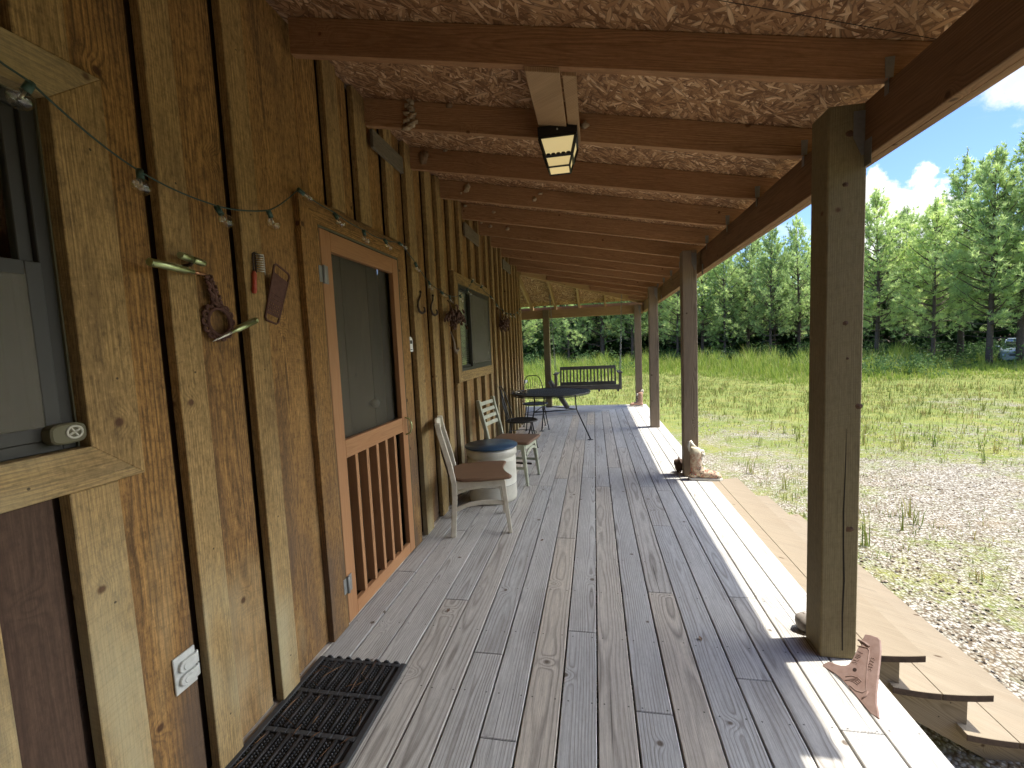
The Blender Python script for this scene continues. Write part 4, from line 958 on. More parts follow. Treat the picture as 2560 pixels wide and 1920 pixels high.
# ------------------------------------------------------------------ wooden chairs
def leg(mb, pts, w, d, t1=.7):
    """square section leg along points"""
    rings = []
    n = len(pts)
    for i, p in enumerate(pts):
        k = 1 - (1 - t1) * i / (n - 1); p = Vector(p)
        rings.append([p + Vector((sx * w * k / 2, sy * d * k / 2, 0)) for sx, sy in ((-1, -1), (1, -1), (1, 1), (-1, 1))])
    mb.loft(rings, smooth=False)
def wooden_chair(label, loc, rz, paint, slats, seatshape):
    """front faces +x; origin on the floor at the rear left leg line"""
    o = thing('wooden_chair', label, 'chair', loc, None, rz)
    def add(mb, name, mat, bev=.004):
        ob = mb.build(name, mat, None, bevel=bev); ob.parent = o; return ob
    W, D, SH = .40, .40, .445
    for y in (0, W):
        q = MB(140); leg(q, [(-.10, y, .885), (-.085, y, .80), (-.025, y, .56), (0, y, .42), (.0, y, .30), (-.025, y, 0)], .042, .034, .95); add(q, 'rear_leg', paint)
        q = MB(141); leg(q, [(D - .03, y + (.01 if y == 0 else -.01), .415), (D + .015, y + (-.012 if y == 0 else .012), 0)], .042, .042, .62); add(q, 'front_leg', paint)
        q = MB(142); q.loft([[Vector((x, y + s, z + t)) for s, t in ((-.009, -.017), (.009, -.017), (.009, .017), (-.009, .017))] for x, z in ((.012, .215), (.10, .245), (.20, .255), (.30, .25), (D - .012, .235))] if slats == 0 else
               [[Vector((x, y + s, z + t)) for s, t in ((-.009, -.014), (.009, -.014), (.009, .014), (-.009, .014))] for x, z in ((.0, .18), (D, .18))], smooth=False); add(q, 'stretcher', paint)
    q = MB(143)
    for y in (0, W): q.loft([[Vector((x, y + s, z)) for s, z in ((-.011, zb), (.011, zb), (.011, .43), (-.011, .43))] for x, zb in ((.01, .365), (.08, .375), (.2, .388), (.32, .375), (D - .015, .37))], smooth=False)
    q.box((D - .025, .02, .37), (D - .003, W - .02, .43), 1); q.box((.002, .02, .38), (.022, W - .02, .43), 1); add(q, 'apron', paint)
    q = MB(144)
    if slats == 0:
        out = [(-.005, .03), (.06, -.035), (.20, -.055), (.33, -.050), (.425, -.040), (.445, -.015), (.425, .05), (.408, .12), (.40, .20), (.408, .28), (.425, .35), (.445, .415), (.425, .44), (.33, .45), (.20, .455), (.06, .435), (-.005, .37)]
    else:
        out = [(-.005, -.01), (.20, -.02), (.43, -.03), (.445, .0), (.445, W), (.43, W + .03), (.20, W + .02), (-.005, W + .01)]
    q.prism([(x, y, .431) for x, y in out], (0, 0, .026), (1, 0, 0)); add(q, 'seat', 'seat_wood', .008)
    if slats == 0:
        q = MB(145)
        q.loft([[Vector((-.098 + dx - .018 * math.sin(PI * t), W * t, z)) for dx, z in ((-.010, .79 + .03 * math.sin(PI * t)), (.010, .79 + .03 * math.sin(PI * t)), (.006, .868 + .025 * math.sin(PI * t)), (-.014, .868 + .025 * math.sin(PI * t)))] for t in [i / 10 for i in range(11)]], smooth=False); add(q, 'crest_rail', paint)
        for k in range(4):
            y = .075 + k * .083; q = MB(146)
            pts = []
            for i in range(9):
                t = i / 8; pts.append((-.03 - .062 * t - .012 * math.sin(PI * t), y + .012 * math.sin(2 * PI * t), .45 + .35 * t))
            q.tube(pts, .010, 6); add(q, 'spindle', 'hook_iron', 0)
    else:
        for k in range(slats):
            z = .60 + k * .072; x = -.03 - (z - .56) * .23
            q = MB(147); q.loft([[Vector((x + dx - .012 * math.sin(PI * t), .012 + (W - .024) * t, zz)) for dx, zz in ((-.006, z), (.007, z), (-.001, z + .038), (-.014, z + .038))] for t in (0, .25, .5, .75, 1)], smooth=False); add(q, 'back_slat', paint, .002)
        q = MB(148); q.loft([[Vector((D, y, z + t)) + Vector((dx, 0, 0)) for dx, t in ((-.009, 0), (.009, 0), (.009, .03), (-.009, .03))] for y, z in ((0.02, .30), (.12, .335), (W / 2, .345), (W - .12, .335), (W - .02, .30))], smooth=False); add(q, 'front_rail', paint)
        q = MB(149); q.box((.01, W / 2 - .01, .17), (D, W / 2 + .01, .19), 0); add(q, 'stretcher', 'hook_iron')
    return o
wooden_chair('cream painted wooden chair with brown scooped seat in front of the crock', (-1.075, 3.175, .001), R_(17), 'white_paint', 0, 0)
wooden_chair('sage painted ladder back chair with brown seat behind the crock', (-1.115, 4.50, .001), R_(-9), 'green_paint', 4, 1)

# ------------------------------------------------------------------ crock with blue lid
ck = thing('crock', 'cream glazed barrel crock with a round blue lid between the wooden chairs', 'crock', (-.985, 4.06, 0))
q = MB(150); q.lathe([(.19, .002), (.222, .006), (.228, .04), (.229, .160), (.231, .164), (.229, .168), (.229, .38), (.232, .40), (.222, .415), (.226, .43), (.240, .440), (.238, .490), (.225, .505), (.05, .506)], 48, (-.985, 4.06, 0)); q.build('body', 'crock_glaze', ck)
q = MB(151); q.lathe([(.2295, .162), (.2325, .164), (.2295, .166)], 48, (-.985, 4.06, 0)); q.build('band', 'hook_iron', ck)
q = MB(152); q.lathe([(.20, .507), (.247, .509), (.250, .516), (.247, .523), (.02, .524)], 48, (-.985, 4.06, 0)); q.build('lid', 'blue_lid', ck)
q = MB(153)
for a in (-1.9, 1.2): q.tube([(-.985 + .235 * math.cos(a + t), 4.06 + .235 * math.sin(a + t), z) for t, z in ((-.3, .37), (-.28, .395), (0, .41), (.28, .395), (.3, .37))], .012, 8)
q.build('handle', 'crock_glaze', ck)

# ------------------------------------------------------------------ round iron table and wire chairs
tc = Vector((-.675, 6.79, 0))
tb = thing('round_table', 'round black iron mesh patio table with bent legs', 'table', tc)
q = MB(160); RT = .595
q.tube([tc + Vector((RT * math.cos(2 * PI * k / 64), RT * math.sin(2 * PI * k / 64), .712)) for k in range(65)], .011, 8, cap=False)
q.tube([tc + Vector((RT * .985 * math.cos(2 * PI * k / 64), RT * .985 * math.sin(2 * PI * k / 64), .690)) for k in range(65)], .007, 6, cap=False)
st_ = .030; w_ = .0135
for i in range(-20, 21):
    t = i * st_
    if abs(t) > RT - .01: continue
    L = math.sqrt(RT * RT - t * t)
    for ang in (.35, .35 + PI / 3):
        c, s = math.cos(ang), math.sin(ang); n = Vector((-s, c, 0)); d = Vector((c, s, 0)); p = tc + n * t + Vector((0, 0, .713 if ang < 1 else .7105))
        q.prism([p - d * L - n * w_ / 2, p + d * L - n * w_ / 2, p + d * L + n * w_ / 2, p - d * L + n * w_ / 2], (0, 0, .002), d)
q.build('tabletop', 'black_iron', tb)
for a in (-13, 112, 237):
    c, s = math.cos(R_(a)), math.sin(R_(a)); q = MB(161); P = lambda r, z: tc + Vector((r * c, r * s, z))
    q.tube([P(.385, .700), P(.392, .55), P(.400, .46), P(.425, .40), P(.60, .01)], .0105, 8); q.tube([P(.60, .0), P(.60, .006)], .042, 16)
    q.build('leg', 'black_iron', tb)
q = MB(162)
for a, b in ((-13, 112), (112, 237), (237, 347)):
    q.tube([tc + Vector((.400 * math.cos(R_(a)), .400 * math.sin(R_(a)), .455)), tc + Vector((.400 * math.cos(R_(b)), .400 * math.sin(R_(b)), .455))], .008, 8)
q.build('brace', 'black_iron', tb)
def wire_chair(label, loc, rz):
    """fan backed wire chair, faces +x"""
    o = thing('wire_chair', label, 'chair', loc, 'black wire chairs around the iron table', rz)
    def add(mb, n):
        ob = mb.build(n, 'black_iron'); ob.parent = o
    q = MB(170); r = .215
    q.tube([(r * math.cos(2 * PI * k / 40), r * math.sin(2 * PI * k / 40), .43) for k in range(41)], .009, 8, cap=False)
    for i in range(-9, 10):
        t = i * .0225; L = math.sqrt(max(r * r - t * t, 1e-4))
        q.box((-L, t - .0035, .428), (L, t + .0035, .4305), 0); q.box((t - .0035, -L, .4255), (t + .0035, L, .4278), 1)
    add(q, 'seat')
    for a in (45, 135, 225, 315):
        c, s = math.cos(R_(a)), math.sin(R_(a)); q = MB(171); q.tube([(.19 * c, .19 * s, .425), (.21 * c, .21 * s, .30), (.275 * c, .275 * s, .008)], .0085, 8); q.tube([(.275 * c, .275 * s, .0), (.275 * c, .275 * s, .006)], .020, 10); add(q, 'leg')
    q = MB(172)
    hoop = []
    for k in range(25):
        t = -1 + 2 * k / 24; z = .44 + .46 * (1 - abs(t) ** 2.6); y = .20 * math.copysign(abs(t) ** .55, t); hoop.append((-.18 - (z - .44) * .22 + .05 * abs(t), y, z))
    q.tube(hoop, .008, 8)
    for k in range(7):
        f = (k - 3) / 3; q.tube([(-.19, f * .07, .435), (-.225, f * .105, .62), (-.27 + .02 * abs(f), f * .13, .865 - .10 * f * f)], .004, 6)
    q.tube([(-.205, -.16, .60), (-.235, 0, .60), (-.205, .16, .60)], .005, 6)
    add(q, 'backrest'); q = MB(173)
    q.tube([(.20 * math.cos(2 * PI * k / 30), .20 * math.sin(2 * PI * k / 30), .26) for k in range(31)], .005, 6, cap=False); add(q, 'leg_ring')
    return o
wire_chair('black wire fan back chair on the near side of the iron table', (-1.00, 5.93, .001), R_(5))
wire_chair('black wire fan back chair at the far side of the iron table', (-1.03, 7.62, .001), R_(-75))
q = MB(175); rg = random.Random(9)
for k in range(7):
    p = Vector((-1.20 + .05 * k * .6, 6.70 + rg.uniform(-.08, .08), .725)); a = rg.uniform(0, 6.28)
    q.tube([p, p + Vector((.05 * math.cos(a), .05 * math.sin(a), rg.uniform(.01, .05))), p + Vector((.11 * math.cos(a + .4), .11 * math.sin(a + .4), rg.uniform(0, .06)))], [.009, .008, .003], 6)
tag(q.build('twig_bundle', 'bone'), 'pale antler like twigs lying on the left rim of the iron table', 'twigs')
q = MB(176); q.tube([(-1.0, 10.06, .60), (-.86, 9.93, .42), (-.70, 9.80, .18), (-.60, 9.72, .05)], [.05, .055, .058, .05], 10)
tag(q.build('leaning_log', 'pipe_grey'), 'grey log leaning against the far post behind the iron table', 'log')
sdt = thing('side_table', 'white topped stand on the side porch past the cabin corner', 'side table', (-1.62, 9.3, 0))
q = MB(177); q.box((-1.85, 9.15, .655), (-1.42, 9.45, .70), 0); q.build('top', 'white_plastic', sdt, bevel=.004)
for x, y in ((-1.8, 9.2), (-1.8, 9.4), (-1.50, 9.2), (-1.50, 9.4)): q = MB(178); q.box((x - .015, y - .015, .0), (x + .015, y + .015, .654), 2); q.build('leg', 'grey_wood', sdt)

# ------------------------------------------------------------------ porch swing
sw = thing('porch_swing', 'grey slatted wooden porch swing hanging at the far end of the porch', 'porch swing', (-.14, 9.45, .45))
y0 = 9.30
for k in range(6):
    q = MB(180 + k); q.box((-.80, y0 - .02 + k * .088, .505), (.50, y0 + .060 + k * .088, .527), 0); q.build('seat_slat', 'grey_wood', sw, bevel=.003)
q = MB(187); q.box((-.83, y0 - .05, .475), (.53, y0 - .025, .565), 0); q.build('front_rail', 'grey_wood', sw, bevel=.003)
for x in (-.76, -.36, .06, .44): q = MB(188); q.box((x, y0 - .02, .43), (x + .04, y0 + .50, .504), 1); q.build('seat_bearer', 'grey_wood', sw, bevel=.003)
bk0, bk1 = y0 + .47, y0 + .56
q = MB(189)
q.prism([(-.73, bk1, .865), (.41, bk1, .865), (.41, bk1 + .02, .935), (-.73, bk1 + .02, .935)], (0, .025, 0), (1, 0, 0)); q.build('top_rail', 'grey_wood', sw, bevel=.004)
q = MB(190); q.prism([(-.73, bk0, .53), (.41, bk0, .53), (.41, bk0 + .015, .60), (-.73, bk0 + .015, .60)], (0, .025, 0), (1, 0, 0)); q.build('bottom_rail', 'grey_wood', sw, bevel=.003)
for x in (-.755, .41):
    q = MB(191); q.prism([(x, bk0 - .01, .45), (x + .035, bk0 - .01, .45), (x + .035, bk1 + .02, .935), (x, bk1 + .02, .935)], (0, .03, 0), (0, 0, 1)); q.build('back_stile', 'grey_wood', sw, bevel=.003)
for k in range(15):
    x = -.69 + k * .0735; q = MB(192); q.prism([(x, bk0 + .018, .60), (x + .030, bk0 + .018, .60), (x + .030, bk1 + .004, .868), (x, bk1 + .004, .868)], (0, .014, 0), (0, 0, 1)); q.build('back_slat', 'grey_wood', sw, bevel=.002)
for x in (-.83, .475):
    q = MB(193); q.box((x, y0 - .06, .48), (x + .055, y0 + .0, .80), 2); q.build('arm_post', 'grey_wood', sw, bevel=.004)
    q = MB(194); q.box((x - .02, y0 - .08, .801), (x + .075, y0 + .50, .828), 1); q.build('armrest', 'grey_wood', sw, bevel=.006)
for x, xt in ((-.80, -.88), (.50, .58)):
    for y, yt in ((y0 - .045, 9.43), (y0 + .46, 9.47)):
        q = MB(195); zt = ceil2_z(9.45) - .15; zj = 1.62
        pa, pb, pc = Vector((x, y, .52)), Vector((x + (xt - x) * .6, 9.45, zj)), Vector((xt, yt, zt))
        for a, b in ((pa, pb), (pb, pc)):
            n = int((b - a).length / .035)
            for i in range(n):
                c = a.lerp(b, (i + .5) / n); d = (b - a).normalized(); u = d.cross(Vector((1, 0, 0) if i % 2 else (0, 1, 0))).normalized()
                if i % 2 == 0 or True: q.tube([c - d * .024 + u * .004, c - d * .02 + u * .010, c + d * .02 + u * .010, c + d * .024 - u * .0, c + d * .02 - u * .010, c - d * .02 - u * .010, c - d * .024 + u * .004], .003, 4, cap=False)
        q.build('chain', 'galvanised', sw)

# ------------------------------------------------------------------ plow share, boots, stones
pw = thing('plow_share', 'rusty cast iron plow share with raised lettering leaning on the nearest post', 'plow share', (1.0, 1.9, 0))
nP = Vector((-.62524, -.14220, .76737)); e1 = Vector((-.22177, .97510, 0)); e2 = Vector((.74826, .17018, .64121)); o0 = Vector((.998, 1.753, .004))
OUT = [(.2773, .0302), (.2557, .039), (.2327, .0508), (.2194, .0651), (.2154, .0782), (.2203, .1008), (.231, .1295), (.244, .1644), (.2401, .1743), (.2697, .1833), (.2539, .1928), (.264, .2214), (.2414, .2353), (.2182, .244), (.2042, .2401), (.1735, .2085), (.1459, .172), (.1104, .1235), (.0705, .0687), (.046, .0394), (.0206, .02), (-.0008, .0005), (.0288, -.0081), (.0774, -.0022), (.1225, .0039), (.1583, .0083), (.1938, .011), (.2249, .008), (.2532, .001), (.2786, -.0062), (.2858, .0026)]
def pp(u, v, h=0.): return o0 + e1 * u + e2 * v + nP * h
q = MB(300)
bmh = bmesh.new()
ring = [(.1819 + .0075 * math.cos(t * PI / 8), .0771 + .0075 * math.sin(t * PI / 8)) for t in range(16)]
q.prism([pp(u, v) for u, v in OUT], nP * -.009, e1)
q.build('blade', 'plow_rust', pw, bevel=.003)
q = MB(301); q.prism([pp(u, v, .0006) for u, v in ring], nP * .0006, e1); q.build('bolt_hole', 'hook_iron', pw)
q = MB(302)
def ridge(pts, w=.0022, h=.0): q.tube([pp(u, v, .0005) for u, v in pts], w, 6)
ridge([(.246, .1600), (.235, .168), (.2116, .1813), (.200, .176), (.150, .108), (.097, .0451), (.100, .030), (.1203, .018), (.15, .016)])
ridge([(.262, .183), (.235, .190), (.2116, .190)], .005)
ridge([(.085, .012), (.083, .030), (.09, .048)], .003)
# emblem strokes
for k in range(4): ridge([(.176 - .004 * k, .018 + .007 * k), (.166 - .004 * k, .030 + .008 * k), (.150 - .004 * k, .038 + .008 * k), (.132, .040 + .006 * k)], .0016)
ridge([(.185, .03), (.172, .05), (.150, .062), (.135, .060)], .0016)
q.build('raised_rim', 'plow_rust', pw)
def letters(txt, uv, du, size, name):
    cu = bpy.data.curves.new(name, 'FONT'); cu.body = txt; cu.size = size; cu.extrude = .0012; cu.align_x = 'LEFT'
    ob = bpy.data.objects.new(name, cu); col.objects.link(ob)
    d = Vector((du[0], du[1], 0)).normalized(); X = (e1 * d.x + e2 * d.y).normalized(); Z = nP; Y = Z.cross(X)
    M = Matrix((X, Y, Z)).transposed().to_4x4(); M.translation = pp(uv[0], uv[1], .0008); ob.matrix_world = M
    dg = bpy.context.evaluated_depsgraph_get(); me = bpy.data.meshes.new_from_object(ob.evaluated_get(dg)); bpy.data.objects.remove(ob)
    o = bpy.data.objects.new(name, me); col.objects.link(o); me.materials.clear(); me.materials.append(MATS['plow_rust'])
    o.matrix_world = M; o.parent = pw; o.matrix_parent_inverse = pw.matrix_basis.inverted(); return o
letters('SUIN', (.193, .098), (.0196, .0625), .027, 'lettering')
letters('S1773', (.137, .117), (.032, .062), .024, 'lettering')

def boot(label, name, loc, rz, mat, sc_=1., strap=True):
    o = thing(name, label, 'boot statue', loc, None, rz)
    def add(mb, n, m, bev=0.):
        ob = mb.build(n, m, None, bevel=bev); ob.parent = o
    q = MB(310); rings = []
    for cx, cz, tilt, rx, ry in ((-.004, .335, -14, .040, .036), (.0, .325, -14, .058, .050), (.0, .27, -8, .056, .049), (.0, .20, 0, .054, .047), (.0, .145, 8, .055, .047), (.012, .105, 30, .060, .047), (.045, .075, 58, .058, .047), (.095, .058, 78, .050, .047), (.145, .050, 86, .046, .050), (.19, .047, 92, .042, .049), (.222, .044, 98, .034, .042), (.240, .040, 100, .016, .022)):
        t = R_(tilt); ax = Vector((math.cos(t), 0, math.sin(t))); ring = []
        for j in range(18):
            a = 2 * PI * j / 18; k = 1 + .05 * math.sin(5 * a + cz * 40) 
            p = Vector((cx, 0, cz)) + (ax * rx * math.cos(a) + Vector((0, ry * math.sin(a), 0))) * k
            p.z = max(p.z, .022); ring.append(p)
        rings.append(ring)
    q.loft(rings); q.blob((-.022, 0, .050), (.042, .044, .045), 3, .1, 14, 9); add(q, 'upper', mat)
    q = MB(311); q.prism([(-.07, -.035, .0), (-.05, -.046, 0), (.06, -.046, 0), (.16, -.056, 0), (.22, -.048, 0), (.25, -.02, 0), (.25, .02, 0), (.22, .048, 0), (.16, .056, 0), (.06, .046, 0), (-.05, .046, 0), (-.07, .035, 0)], (0, 0, .024), (1, 0, 0)); add(q, 'sole', 'boot_sole', .004)
    q = MB(312); q.tube([(-.052, 0, .29), (-.066, 0, .35), (-.062, 0, .392), (-.048, 0, .398), (-.030, 0, .36), (.0, 0, .33)], [.012, .014, .014, .013, .016, .012], 10)
    for k in range(5): q.blob((.058 - .002 * k + (.02 if k < 2 else 0), 0, .135 + .04 * k - (.02 if k < 2 else 0)), (.012, .024, .010), k, .3, 10, 6)
    q.blob((.065, .012, .285), (.02, .025, .022), 9, .4, 10, 7); q.blob((.07, -.02, .26), (.018, .02, .025), 8, .4, 10, 7)
    add(q, 'strap_and_laces', 'boot_sole')
    o.scale = (sc_,) * 3
    return o
boot('painted clay boot statue leaning against the second post, white pull strap', 'boot_statue', (.985, 4.725, .001), R_(-4), 'boot_clay')
boot('terracotta boot statue with a white strap at the corner post', 'boot_statue', (.965, 10.085, .001), R_(180), 'terracotta', .92)
q = MB(320); q.blob((.975, 2.275, .045), (.052, .045, .048), 4, .2, 14, 9); tag(q.build('stone', 'stone_grey'), 'rounded grey stone tucked behind the nearest post', 'stone')
q = MB(321); q.blob((.865, 4.985, .075), (.045, .05, .078), 6, .3, 14, 9); tag(q.build('stone', 'stone_brown'), 'upright dark brown stone behind the second post', 'stone')

# ------------------------------------------------------------------ parked car at the wood's edge
fx = Vector((-.615, -.79, 0)).normalized(); rx_ = Vector((-fx.y, fx.x, 0)); cc = Vector((23.75, 30.0, G))
car = thing('parked_car', 'silver blue parked car at the edge of the pine wood', 'car', cc)
def cp(l, w, z): return cc + fx * l + rx_ * w + Vector((0, 0, z))
def csec(l, hw, z0, z1, rnd=.12):
    pts = []
    for sx, sz in ((1, 1), (-1, 1), (-1, -1), (1, -1)):
        for k in range(4):
            a = {(1, 1): 0, (-1, 1): 90, (-1, -1): 180, (1, -1): 270}[(sx, sz)] + k * 30
            pts.append(cp(l, sx * (hw - rnd) + rnd * math.cos(R_(a)), (z1 - rnd if sz > 0 else z0 + rnd) + rnd * math.sin(R_(a))))
    return pts
q = MB(330); q.loft([csec(l, w, a, b, r) for l, w, a, b, r in ((2.28, .70, .38, .62, .10), (2.18, .82, .28, .70, .12), (1.7, .87, .22, .80, .14), (1.0, .89, .20, .90, .14), (.4, .89, .20, .94, .12), (-1.4, .89, .20, .95, .12), (-2.0, .86, .24, .93, .14), (-2.25, .78, .32, .85, .14))]); q.build('body', 'car_paint', car)
q = MB(331); q.loft([csec(l, w, .90, b, r) for l, w, b, r in ((.95, .74, .925, .012), (.25, .68, 1.32, .05), (-.1, .655, 1.36, .08), (-1.1, .65, 1.35, .08), (-1.75, .70, .97, .02))]); q.build('windscreen', 'car_glass', car)
q = MB(332); q.loft([csec(l, w, 1.345, b, .015) for l, w, b in ((.15, .60, 1.378), (-.2, .63, 1.40), (-1.1, .62, 1.395), (-1.25, .58, 1.375))]); q.build('roof', 'car_paint', car)
for s in (-1, 1):
    q = MB(333); q.blob(cp(2.15, s * .62, .58), (.12, .12, .075), 2, 0, 12, 8); q.build('headlight', 'headlight_glass', car)
    q = MB(334); q.tube([cp(.55, s * .72, .95), cp(.18, s * .66, 1.33)], .03, 6); q.blob(cp(.62, s * .98, .98), (.10, .10, .06), 1, 0, 10, 6); q.build('mirror', 'car_paint', car)
    for l in (1.38, -1.32):
        q = MB(335); q.tube([cp(l, s * .70, .32), cp(l, s * .72, .32), cp(l, s * .90, .32), cp(l, s * .92, .32)], [.29, .32, .32, .29], 24, up=(0, 0, 1)); wh = q.build('wheel', 'tyre', car)
        q = MB(336); q.tube([cp(l, s * .915, .32), cp(l, s * .93, .32)], [.20, .16], 16); q.build('hubcap', 'steel', wh)
q = MB(337); q.loft([csec(l, w, .30, .46, .06) for l, w in ((2.26, .80), (2.36, .74))]); q.build('bumper', 'car_paint', car); q = MB(338); q.box((-.5, 0, 0), (.5, .03, .10), 0, M=Matrix.Translation(cp(2.30, 0, .50)) @ Matrix((rx_, -fx, Vector((0, 0, 1)))).transposed().to_4x4()); q.build('grille', 'dark_plastic', car)

# ------------------------------------------------------------------ pines
def pine_proto(seed, h, r0, base, spread, fork=False, dens=1.):
    rg = random.Random(seed); tk = MB(seed); cr = MB(seed + 1)
    bend = (rg.uniform(-.25, .25), rg.uniform(-.25, .25)); ph = rg.uniform(0, 6)
    def axis(z): t = z / h; return Vector((bend[0] * math.sin(t * 2.4 + ph) * 1.2 * t, bend[1] * math.sin(t * 2.9 + ph) * t * 1.2, z))
    n = 14; tk.tube([axis(h * i / n) for i in range(n + 1)], [max(.012, r0 * (1.12 if i == 0 else 1) * (1 - i / n) ** .75) for i in range(n + 1)], 9)
    def blade(p, d, L, w, r):
        s = d.cross(Vector((rg.gauss(0, 1), rg.gauss(0, 1), rg.gauss(0, 1))))
        if s.length < 1e-4: return
        s = s.normalized() * w; b = len(cr.v); cr.v += [tuple(p - s), tuple(p + s), tuple(p + d * L)]; cr.face([b, b + 1, b + 2], None, r)
    def tuft(p, a, r, L=.30, nb=15):
        for _ in range(nb):
            d = (a * .8 + Vector((rg.gauss(0, .5), rg.gauss(0, .5), rg.gauss(.15, .5)))).normalized()
            blade(p + d * .02, d, L * rg.uniform(.7, 1.2), .021 * rg.uniform(.7, 1.5), min(1, max(0, r + rg.gauss(0, .08))))
    def branch(p0, az, el, L, rad, r, sub=True):
        d = Vector((math.cos(az) * math.cos(el), math.sin(az) * math.cos(el), math.sin(el)))
        pts = []; k = 6
        for i in range(k + 1):
            t = i / k; pts.append(p0 + d * L * t + Vector((0, 0, (.34 * t * t - .12 * t) * L)) + Vector((rg.gauss(0, .02), rg.gauss(0, .02), 0)) * L * t)
        tk.tube(pts, [max(.006, rad * (1 - .8 * i / k)) for i in range(k + 1)], 5)
        m = int(max(4, L * 7.5 * dens))
        for i in range(m):
            t = .40 + .60 * (i + rg.random()) / m; j = min(int(t * k), k - 1); q_ = pts[j].lerp(pts[j + 1], t * k - j)
            side = Vector((-d.y, d.x, 0)) * rg.gauss(0, .34) * L * .45 * (1.15 - t) + Vector((0, 0, rg.gauss(.10, .26) * (.5 + .30 * L)))
            tuft(q_ + side, (d * .6 + side.normalized() * .5 + Vector((0, 0, .55))).normalized(), r + .10 * t + rg.gauss(0, .07), .30)
        tuft(pts[-1], (d + Vector((0, 0, .6))).normalized(), r + .25, .32, 16)
    z = base * .55
    while z < h - .5:
        t = (z - base) / (h - base); nb = rg.randint(4, 6); a0 = rg.uniform(0, 6.28)
        for b in range(nb):
            az = a0 + b * 2 * PI / nb + rg.gauss(0, .22)
            if z < base:
                if rg.random() < .6:      # dead lower limbs
                    L = rg.uniform(.5, 1.6); d = Vector((math.cos(az), math.sin(az), rg.uniform(-.1, .25))); tk.tube([axis(z), axis(z) + d * L * .6, axis(z) + d * L + Vector((0, 0, rg.uniform(-.1, .2)))], [.022, .014, .006], 4)
                continue
            prof = min(1., .62 + t * 1.6) * (1 - max(0, t)) ** .55
            L = max(.28, spread * prof * rg.uniform(.7, 1.15)); el = R_(10 + 44 * t + rg.gauss(0, 12))
            branch(axis(z), az, el, L, .045 * L / spread + .012, .22 + .38 * rg.random() + .12 * t)
        z += rg.uniform(.36, .60)
    for k in range(5):                     # upright candles at the very top
        p = axis(h - .12 * k - .02) + Vector((rg.gauss(0, .13), rg.gauss(0, .13), 0)) * (k > 0); H_ = rg.uniform(.5, 1.0) * (1.2 if k == 0 else .8)
        tk.tube([p, p + Vector((0, 0, H_))], [.025, .012], 5)
        for i in range(10): tuft(p + Vector((0, 0, H_ * i / 10)), Vector((0, 0, 1)), .45, .20, 5)
    if fork:
        for s in (-1, 1):
            p = axis(3.0 if s < 0 else 4.1); tk.tube([p, p + Vector((s * .9, -.1, .55)), p + Vector((s * 2.2, -.3, 1.3)), p + Vector((s * 3.1, -.4, 1.6))], [.11, .085, .05, .02], 6)
            p = axis(2.3 if s > 0 else 2.0); tk.tube([p, p + Vector((s * 1.0, -.1, .15)), p + Vector((s * 2.4, -.3, .62))], [.07, .05, .015], 6)
            for j in range(26):
                t = rg.uniform(.4, 1.1); q_ = p + Vector((s * 2.6 * t, rg.gauss(-.2, .4), 1.3 * t + rg.gauss(.3, .35))); tuft(q_, Vector((s * .4, 0, .8)).normalized(), .45, .30, 14)
    t_o = tk.build('trunk', 'bark'); c_o = cr.build('crown', 'pine_needles')
    return t_o.data, c_o.data, (t_o, c_o), h
protos = [pine_proto(1001, 12.5, .16, 2.3, 3.3), pine_proto(1101, 14.0, .19, 2.7, 3.5), pine_proto(1201, 11.0, .12, 1.9, 3.0), pine_proto(1301, 13.0, .24, 2.6, 3.6, True)]
for p in protos:
    for ob in p[2]: bpy.data.objects.remove(ob)
def pine(bear, dist, h, k, rz, label, group=None):
    x, y = dist * math.sin(R_(bear)), dist * math.cos(R_(bear)); tm, cm, _, h0 = protos[k]
    o = thing('pine_tree', label, 'pine tree', (x, y, G), group, rz); s = h / (h0 + .7) * .95; o.scale = (s * (1.0 + .1 * math.sin(rz * 3)), s * (1.0 + .1 * math.sin(rz * 3)), s)
    for n, me in (('trunk', tm), ('crown', cm)):
        c = bpy.data.objects.new(n, me); col.objects.link(c); c.parent = o
    return o
